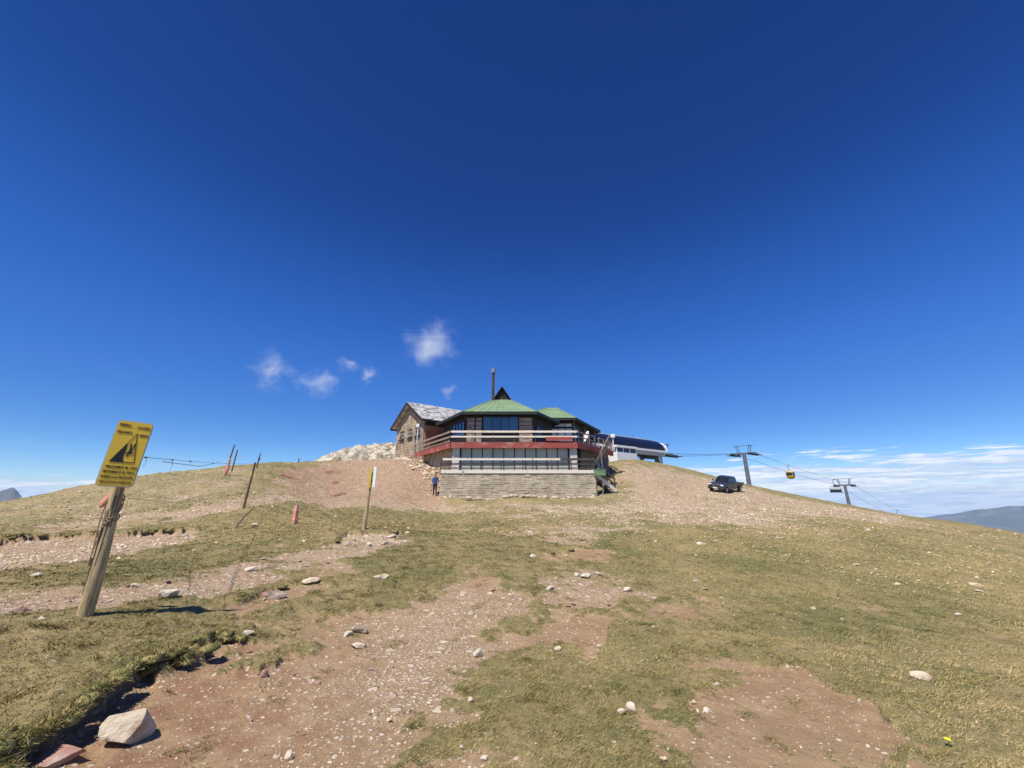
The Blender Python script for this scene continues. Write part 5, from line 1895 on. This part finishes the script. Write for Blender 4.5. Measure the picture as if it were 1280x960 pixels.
# ------------------------------------------------------------------ danger sign on its post
def build_sign():
    bx_, by_, bz_ = at_ground(104, 774)
    k_ = by_ / (math.cos(PITCH) - ((480 - 772) / FPX) * math.sin(PITCH)) / 4.2     # true distance against the planned one
    post = thing('sign_post', 'thick weathered round wooden post carrying the yellow danger sign', 'post', (bx_, by_, bz_))
    H = 1.66 * k_
    rr = .062 * k_
    q = random.Random(4)
    pts, rings = [], []
    for i in range(13):
        t = i / 12
        z = -.15 + (H - .02 + .15) * t
        rad = rr * (1.10 - .17 * t)
        rings.append([(rad * (1 + .05 * math.sin(3 * a + t * 4) + q.uniform(-.02, .02)) * math.cos(a) + .012 * math.sin(t * 5), rad * (1 + .05 * math.sin(2 * a + t * 3)) * math.sin(a), z) for a in [n_ * math.pi / 9 for n_ in range(18)]])
    MB().loft(rings).build('post', 'post_wood', post, smooth=True)
    sp = MB()
    for a, z0, z1 in ((-1.2, .5, 1.25), (-2.0, .2, .9), (-.6, .9, 1.5)):
        sp.tube([(rr * .99 * math.cos(a + .06 * i), rr * .99 * math.sin(a + .06 * i), z0 + (z1 - z0) * i / 5) for i in range(6)], .006, 5)
    sp.build('drying_crack', 'dark_post', post)
    # the plate
    W_, Hh = .305 * k_, .80 * k_ * .94
    yaw = R(37)
    plate = thing('danger_sign', 'yellow danger sign with falling person triangle and black lettering on the left post', 'sign', (bx_, by_, bz_))
    Rz = Matrix.Rotation(yaw, 4, 'Z')
    # lower middle of the plate sits on the post, the plate hangs a little out of plumb
    org = Vector((.03 * k_, -.10 * k_, H - .30 * k_))
    T = Matrix.Translation(org) @ Rz @ Matrix.Rotation(R(3.5), 4, 'Y')

    def rounded(w, h, r):
        out = []
        for cx, cz, a0 in ((w / 2 - r, h - r, 0), (-w / 2 + r, h - r, 90), (-w / 2 + r, r, 180), (w / 2 - r, r, 270)):
            for i in range(5):
                a = R(a0 + i * 22.5)
                out.append((cx + r * math.cos(a), cz + r * math.sin(a)))
        return out

    def flat(poly, y0, th, name, m, parent):
        mb = MB().slab([T @ Vector((x, y0, z)) for x, z in poly], th, (T.to_3x3() @ Vector((0, -1, 0))))
        return mb.build(name, m, parent)
    pl = flat(rounded(W_, Hh, .035 * k_), 0, .012, 'plate', 'yellow_sign', plate)
    rim = MB()
    o_ = rounded(W_ + .004, Hh + .004, .036 * k_)
    for i in range(len(o_)):
        a, b = o_[i], o_[(i + 1) % len(o_)]
        rim.bar(T @ Vector((a[0], -.006, a[1] - .002)), T @ Vector((b[0], -.006, b[1] - .002)), .018, .006, up=tuple(T.to_3x3() @ Vector((0, 1, 0))))
    rim.build('rim', 'cream_panel', plate)
    s = W_ / .44
    sv = Hh / .80 / s
    y0 = -.0145
    # triangle: black outline, black cliff, falling figure
    A3, B3, C3 = (-.170, .285), (.150, .285), (.060, .670)
    A3, B3, C3 = [(x * s, z * s * sv) for x, z in (A3, B3, C3)]

    def inset(t):
        c = ((A3[0] + B3[0] + C3[0]) / 3, (A3[1] + B3[1] + C3[1]) / 3)
        return [lerp(p_, c, t) for p_ in (A3, B3, C3)]
    I3 = inset(.085)
    out3 = [A3, B3, C3]
    tri = MB()
    n_ = (T.to_3x3() @ Vector((0, -1, 0)))
    for i in range(3):
        j = (i + 1) % 3
        tri.slab([T @ Vector((p_[0], y0, p_[1])) for p_ in (out3[i], out3[j], I3[j], I3[i])], .0015, n_)
    tri.build('triangle_border', 'sign_black', pl)
    cl = [I3[0], lerp(I3[0], I3[1], .54), (-.020 * s, .36 * s * sv), (-.010 * s, .44 * s * sv), (-.014 * s, .49 * s * sv), lerp(I3[0], I3[2], .66)]
    flat(cl, y0 + .0002, .0015, 'cliff_shape', 'sign_black', pl)
    fig = [[(.052, .375), (.075, .372), (.082, .395), (.060, .402)],                       # head
           [(.058, .405), (.098, .400), (.108, .470), (.070, .475)],                       # trunk
           [(.070, .468), (.088, .470), (.078, .540), (.060, .535)], [(.092, .465), (.110, .462), (.128, .515), (.112, .522)],  # legs
           [(.112, .522), (.128, .515), (.120, .545), (.106, .545)],
           [(.062, .412), (.066, .428), (.034, .412), (.036, .400)], [(.098, .402), (.102, .420), (.132, .438), (.136, .424)]]   # arms
    fg = MB()
    for i, p_ in enumerate(fig):
        fg.slab([T @ Vector(((x - .040) * s, y0 - .0002 * i, (z - .01) * s * sv)) for x, z in p_], .0015, n_)
    fg.build('falling_figure', 'sign_black', pl)

    def text(body, x, z, size, m, align='CENTER', width=None):
        cu = bpy.data.curves.new('lettering', 'FONT')
        cu.body = body
        cu.size = size
        cu.align_x = align
        cu.extrude = .0008
        cu.offset = .0012
        cu.resolution_u = 3
        cu.materials.append(MATS[m])
        tmp = bpy.data.objects.new('lettering_curve', cu)
        COL.objects.link(tmp)
        me = bpy.data.meshes.new_from_object(tmp.evaluated_get(bpy.context.evaluated_depsgraph_get()))
        bpy.data.objects.remove(tmp)
        xs_ = [v.co.x for v in me.vertices]
        wd_ = max(xs_) - min(xs_)
        lim = W_ * .90 if width is None else width * s
        if wd_ > lim:
            me.transform(Matrix.Diagonal((lim / wd_, 1, 1, 1)))
        me.transform(T @ Matrix.Translation((x * s, y0 - .001, z * s * sv)) @ Matrix.Rotation(R(90), 4, 'X'))
        o = link(bpy.data.objects.new('lettering', me), pl)
        return o
    text('PERILL', -.200, .740, .054 * s, 'sign_black', 'LEFT', .17)
    text('DANGER', .200, .725, .052 * s, 'sign_brown', 'RIGHT', .17)
    text('PELIGRO', -.200, .650, .052 * s, 'sign_black', 'LEFT', .19)
    text('GEFAHR', .207, .630, .046 * s, 'sign_black', 'RIGHT', .12)
    text('PROHIBIT EL PAS', .01, .215, .052 * s, 'sign_black')
    text('PROHIBIDO EL PASO', .0, .155, .052 * s, 'sign_black')
    text('INTERDIT A LA CIRCULATION', .0, .095, .050 * s, 'sign_black')
    text('CIRCULATION FORBIDDEN', .0, .035, .050 * s, 'sign_brown')
    # cord bound round the post, orange rag behind the sign
    loop = MB()
    for z0, dz_, turn in ((1.10, .16, 0.0), (1.12, .12, .5), (1.02, .05, 1.0)):
        loop.tube([(rr * 1.10 * math.cos(a + turn), rr * 1.10 * math.sin(a + turn), (z0 + dz_ * math.sin(a)) * k_) for a in [i * math.pi / 10 for i in range(21)]], .006, 5)
    loop.tube([(-rr * .9, -rr * .75, 1.2 * k_), (-rr * 1.25, -rr * .7, .95 * k_), (-rr * .8, -rr * .95, .70 * k_), (-rr * 1.15, -rr * .6, .52 * k_), (-rr * .7, -rr * 1.05, .60 * k_), (-rr * .2, -rr * 1.2, .8 * k_), (0, -rr * 1.12, 1.1 * k_)], .006, 5)
    loop.tube([(-rr * .8, -rr * .8, .58 * k_), (-rr * .95, -rr * .7, .50 * k_)], .014, 6)
    tag_ = loop.build('cord', 'cord_tan')
    tag_.location = (bx_, by_, bz_)
    tag(tag_, 'tan cord knotted round the sign post below the sign', 'cord')
    rag = MB()
    rg = []
    for i in range(7):
        t = i / 6
        rg.append([(-.10 - .12 * t + .02 * math.sin(3 * t), .03 + .01 * j, 1.36 - .17 * t - (.03 + .05 * t) * j) for j in (0, 1)] + [(-.08 - .12 * t + .02 * math.sin(3 * t), .05, 1.33 - .17 * t - .10 * (1 - .5 * t)), (-.10 - .12 * t, .055, 1.36 - .17 * t)])
    rag.loft([[(x * k_, y, z * k_) for x, y, z in r_] for r_ in rg])
    ro = rag.build('orange_rag', 'orange_net', smooth=True)
    ro.location = (bx_, by_, bz_)
    tag(ro, 'orange rag of net hanging behind the sign post', 'net scrap')
    return Vector((bx_, by_, bz_)), k_


SIGN_AT, SIGN_K = build_sign()


# ------------------------------------------------------------------ fence posts, marker pole, nets and cords
def stake(u, v, h_px, lean, r, m, name, label, cat, group=None, t=None):
    """post whose foot shows at pixel (u, v) and which is h_px high there"""
    if t is None:
        x, y, z = at_ground(u, v)
    else:
        x, y, _ = pix(u, v, t)
        z = gz(x, y)
    tt = y / (math.cos(PITCH) - ((480 - v) / FPX) * math.sin(PITCH))
    h = h_px * tt / FPX * .97
    o = thing(name, label, cat, (x, y, z), 0, group)
    MB().tube([(0, 0, -.15), (lean[0] * .5, lean[1] * .5, h * .5), (lean[0], lean[1], h)], r, 9, r * .85).build('shaft', m, o)
    return o, h, Vector((x, y, z))


GP = 'thin posts of the old rope fence'
fa, fah, fap = stake(304, 636, 58, (.10, .1), .05, 'dark_post', 'fence_post', 'dark wooden post in the middle of the left slope with a yellow tag', 'post', GP)
MB().box((.10, -.05, fah * .74), (.07, .02, .16)).build('tag', 'yellow_paint', fa)
fb, fbh, fbp = stake(280, 597, 40, (.25, 0), .05, 'old_wood', 'fence_post', 'leaning post on the skyline wrapped in orange net', 'post', GP, 24)
fc, fch, fcp = stake(290, 586, 29, (.12, 0), .05, 'old_wood', 'fence_post', 'bare leaning post just right of the one with orange net', 'post', GP, 26)
fd, fdh, fdp = stake(321, 583, 19, (.10, 0), .045, 'dark_post', 'fence_post', 'short dark post on the skyline where the rope ends', 'post', GP, 28)
MB().ball((.08, -.02, fdh * .6), .085, 8, 5, (.9, .9, 1.5)).build('knot', 'cord_dark', fd)
fe, feh, fep = stake(373, 579, 6, (0, 0), .05, 'dark_post', 'fence_post', 'tiny post stump on the skyline near the rocky outcrop', 'post', GP, 36)
nt = MB()
for k_ in range(6):
    a0 = k_ * 1.05
    nt.loft([[(.02 + .14 * t + (.05 + .09 * math.sin(2.6 * (1 - t)) ** 2) * math.cos(a0 + i * .7), -.02 + (.05 + .05 * (1 - t)) * math.sin(a0 + i * .7), .0 + .95 * t + .04 * math.sin(3 * k_ + 5 * t)) for i in range(3)] for t in (0, .25, .5, .75, 1.0)])
nt.ball((.16, -.03, .98), .10, 8, 5, (1, .8, .8))
no = nt.build('orange_net', 'orange_net', smooth=False)
no.location = fbp
tag(no, 'orange net wrapped round the leaning skyline post', 'net scrap')

# trail marker pole with yellow and white boards
mk, mkh, mkp = stake(455, 661, 72, (.05, .05), .062, 'post_wood', 'marker_pole', 'trail marker pole with a yellow and a white board at its top', 'marker pole')
MB().box((.05, -.06, mkh - .20), (.085, .03, .62)).build('yellow_board', 'yellow_paint', mk)
MB().box((.19, -.03, mkh - .16), (.085, .03, .66)).build('white_board', 'white_paint', mk)
MB().bar((.0, .0, mkh - .35), (.2, -.01, mkh - .30), .025).build('board_bracket', 'steel', mk)

# leaning stick and small orange flagged stake
x, y, z = at_ground(291, 660)
sk_ = MB().tube([(0, 0, -.1), (.17, .16, .32), (.38, .30, .66)], .030, 7, .022).build('stick', 'old_wood')
sk_.location = (x, y, z)
tag(sk_, 'thin broken stick leaning out of the slope below the dark post', 'stick')
st2, h2, p2 = stake(367, 657, 23, (.05, 0), .03, 'old_wood', 'marker_stake', 'short stake with a faded orange rag in the grass', 'stake')
MB().loft([[(.02 + .10 * w_ * math.cos(a), .08 * w_ * math.sin(a), zz * h2) for a in (0.3, 1.9, 3.4, 5.0)] for zz, w_ in ((.02, .8), (.2, 1.1), (.45, .8), (.7, 1.0), (1.0, .55))]).build('rag', 'orange_net', st2)

for n_, (u, v, w, h, lab) in enumerate([
        (352, 597, 17, 9, 'scrap of orange net lying on the upper red slope'),
        (415, 592, 17, 8, 'crumpled loop of orange net on the red slope below the outcrop'),
        (419, 620, 8, 14, 'strip of orange net hanging down the red slope'),
        (417, 605, 6, 6, 'small knot of orange net above the hanging strip')]):
    x, y, z = at_ground(u, v)
    t = y / (math.cos(PITCH) - ((480 - v) / FPX) * math.sin(PITCH))
    w_, h_ = w * t / FPX, h * t / FPX
    q = random.Random(n_ + 40)
    mb = MB()
    for s_ in range(5):
        p0 = Vector((q.uniform(-.5, .2) * w_, q.uniform(-.1, .5), 0))
        path = []
        for i in range(6):
            f = i / 5
            wx_ = p0.x + f * w_ * q.uniform(.3, .7)
            wy_ = p0.y + (f - .3) * h_ * 2.4 * (1 if s_ % 2 else .6)
            path.append((wx_, wy_, gz(x + wx_, y + wy_) - z + .04 + .09 * q.random()))
        mb.tube(path, .022, 5)
    o = mb.build('net_scrap', 'orange_net')
    o.location = (x, y, z)
    tag(o, lab, 'net scrap')


def cord(name, label, pts, r, m, sag, knots=()):
    pts = [Vector(p_) for p_ in pts]
    path = []
    for a, b in zip(pts[:-1], pts[1:]):
        for i in range(20):
            t = i / 20
            path.append(a.lerp(b, t) - Vector((0, 0, sag * 4 * t * (1 - t))))
    path.append(pts[-1])
    mb = MB().tube(path, r, 6)
    for t, ln in knots:
        p_ = path[int(t * (len(path) - 1))]
        mb.ball(p_, r * 3.2, 7, 5, (2.2, 1, 1))
        if ln:
            mb.tube([p_, p_ + Vector((.02, 0, -ln * .5)), p_ + Vector((-.02, .02, -ln))], r * .8, 5)
    return tag(mb.build(name, m), label, 'rope')


top_at = Vector(SIGN_AT) + Vector((.20, .02, 1.70 * SIGN_K))
cord('rope', 'dark rope with knots running from the sign to the skyline post', [top_at, fdp + Vector((.06, 0, fdh * .45))], .0036, 'cord_dark', .12,
     ((.035, .10), (.07, .16), (.10, 0), (.12, .06), (.20, 0), (.34, .08)))
th = []
for i in range(5):
    f = i / 4
    th.append(top_at.lerp(fdp + Vector((.06, 0, fdh * .45)), .03 + .22 * f) + Vector((0, 0, -.05 - .16 * f * (1 - f) * 2 + .015 * math.sin(9 * f))))
tag(MB().tube(th, .005, 6).build('rope', 'cord_dark'), 'frayed strip of dark tape hanging along the rope by the sign', 'rope')
lo_ = Vector(SIGN_AT) + Vector((.1, .05, 1.22 * SIGN_K))
x, y, z = at_ground(195, 626)
x2, y2, z2 = at_ground(243, 632)
cord('rope', 'thin slack lower rope dropping from the sign post to the slope', [lo_, Vector((x2, y2, z2 + .30)), fap + Vector((.02, 0, .25))], .003, 'cord_tan', .10, ((.3, .0), (.34, .0)))

# a single yellow flower in the turf
x, y, z = at_ground(1188, 938)
fl_ = thing('yellow_flower', 'small yellow flower in the turf at the lower right', 'flower', (x, y, z))
MB().tube([(0, 0, 0), (.002, 0, .045)], .002, 5).build('stem', 'green_box', fl_)
for k_ in range(6):
    a = k_ * math.pi / 3
    MB().ball((.011 * math.cos(a), .011 * math.sin(a), .047), .009, 6, 4, (1, 1, .5)).build('petal', 'flower_yellow', fl_)


# ------------------------------------------------------------------ small fair weather clouds
def cloud_material(seed, dens):
    m = bpy.data.materials.new('cloud_vapour')
    m.use_nodes = True
    N = NT(m.node_tree)
    out = N.n('ShaderNodeOutputMaterial')
    pv = N.n('ShaderNodeVolumePrincipled')
    pv.inputs['Color'].default_value = (0.94, 0.98, 1.0, 1)
    pv.inputs['Anisotropy'].default_value = 0.0
    tcn = N.n('ShaderNodeTexCoord')
    ob = tcn.outputs['Object']
    off = N.n('ShaderNodeVectorMath', operation='ADD')
    N.t.links.new(ob, off.inputs[0])
    off.inputs[1].default_value = (seed * 7.3, seed * 3.1, seed)
    wn = N.n('ShaderNodeTexNoise')
    wn.inputs['Scale'].default_value = 1.5
    wn.inputs['Detail'].default_value = 5
    N.t.links.new(off.outputs[0], wn.inputs['Vector'])
    wsub = N.n('ShaderNodeVectorMath', operation='MULTIPLY_ADD')
    N.t.links.new(wn.outputs['Color'], wsub.inputs[0])
    wsub.inputs[1].default_value = (1.5, 1.5, 1.5)
    wsub.inputs[2].default_value = (-.75, -.75, -.75)
    wob = N.n('ShaderNodeVectorMath', operation='ADD')
    N.t.links.new(ob, wob.inputs[0])
    N.t.links.new(wsub.outputs[0], wob.inputs[1])
    ln_ = N.n('ShaderNodeVectorMath', operation='LENGTH')
    N.t.links.new(wob.outputs[0], ln_.inputs[0])
    l0 = N.n('ShaderNodeVectorMath', operation='LENGTH')
    N.t.links.new(ob, l0.inputs[0])
    n1_ = N.noise(off.outputs[0], 2.6, 9, 0.70, 1.2)
    fall = N.math('MULTIPLY', N.ramp(ln_.outputs['Value'], 0.05, 0.85, 1.0, 0.0), N.ramp(l0.outputs['Value'], 0.7, 1.0, 1.0, 0.0))
    body = N.math('SUBTRACT', N.math('ADD', n1_, N.math('MULTIPLY', fall, 0.30)), 0.60)
    d_ = N.math('MULTIPLY', N.math('MULTIPLY', N.math('MAXIMUM', body, 0.0), fall), dens)
    N.t.links.new(d_, pv.inputs['Density'])
    N.t.links.new(pv.outputs[0], out.inputs['Volume'])
    m.cycles.volume_step_rate = 1.0
    return m


def build_clouds():
    t = 2600.0
    px_ = t / FPX
    for n_, (u, v, w, h, dens, lab) in enumerate([
            (541, 431, 92, 74, 1.0, 'largest wispy white cloud above the roof of the hut'),
            (343, 460, 64, 62, .55, 'faint wispy cloud farthest to the left'),
            (402, 478, 60, 46, .8, 'wispy cloud right of the faint leftmost one'),
            (434, 456, 40, 22, .5, 'small thin cloud shred above and right of the second cloud'),
            (459, 468, 30, 26, .7, 'small cloud puff right of the thin shred'),
            (560, 489, 28, 26, .6, 'tiny cloud puff just above the stone house'),
            (236, 577, 120, 30, .30, 'flat pale cloud low over the skyline behind the rope')]):
        c = pix(u, v, t)
        me = bpy.data.meshes.new('cloud')
        bm = bmesh.new()
        bmesh.ops.create_icosphere(bm, subdivisions=2, radius=1.05)
        bm.to_mesh(me)
        bm.free()
        a = w * px_ / 2 * 1.45
        me.materials.append(cloud_material(n_ + 1, dens * 7.0 / a))
        o = link(bpy.data.objects.new('cloud', me))
        o.location = c
        o.scale = (a, a * .8, h * px_ / 2 * 1.45)
        tag(o, lab, 'cloud', 'small clouds in the blue sky')


build_clouds()

# ------------------------------------------------------------------ air: thin haze that fades the far mountains
hz = MB().prism([(-12500, -12500), (12500, -12500), (12500, 12500), (-12500, 12500)], -668, 84)
hm = bpy.data.materials.new('haze_air')
hm.use_nodes = True
Nh = NT(hm.node_tree)
ho = Nh.n('ShaderNodeOutputMaterial')
hp = Nh.n('ShaderNodeVolumePrincipled')
hp.inputs['Color'].default_value = (0.50, 0.70, 1.0, 1)
hp.inputs['Density'].default_value = 0.00005
hp.inputs['Anisotropy'].default_value = 0.0
Nh.t.links.new(hp.outputs[0], ho.inputs['Volume'])
tag(hz.build('haze', hm), 'thin blue air between the hill and the far mountains', kind='stuff')
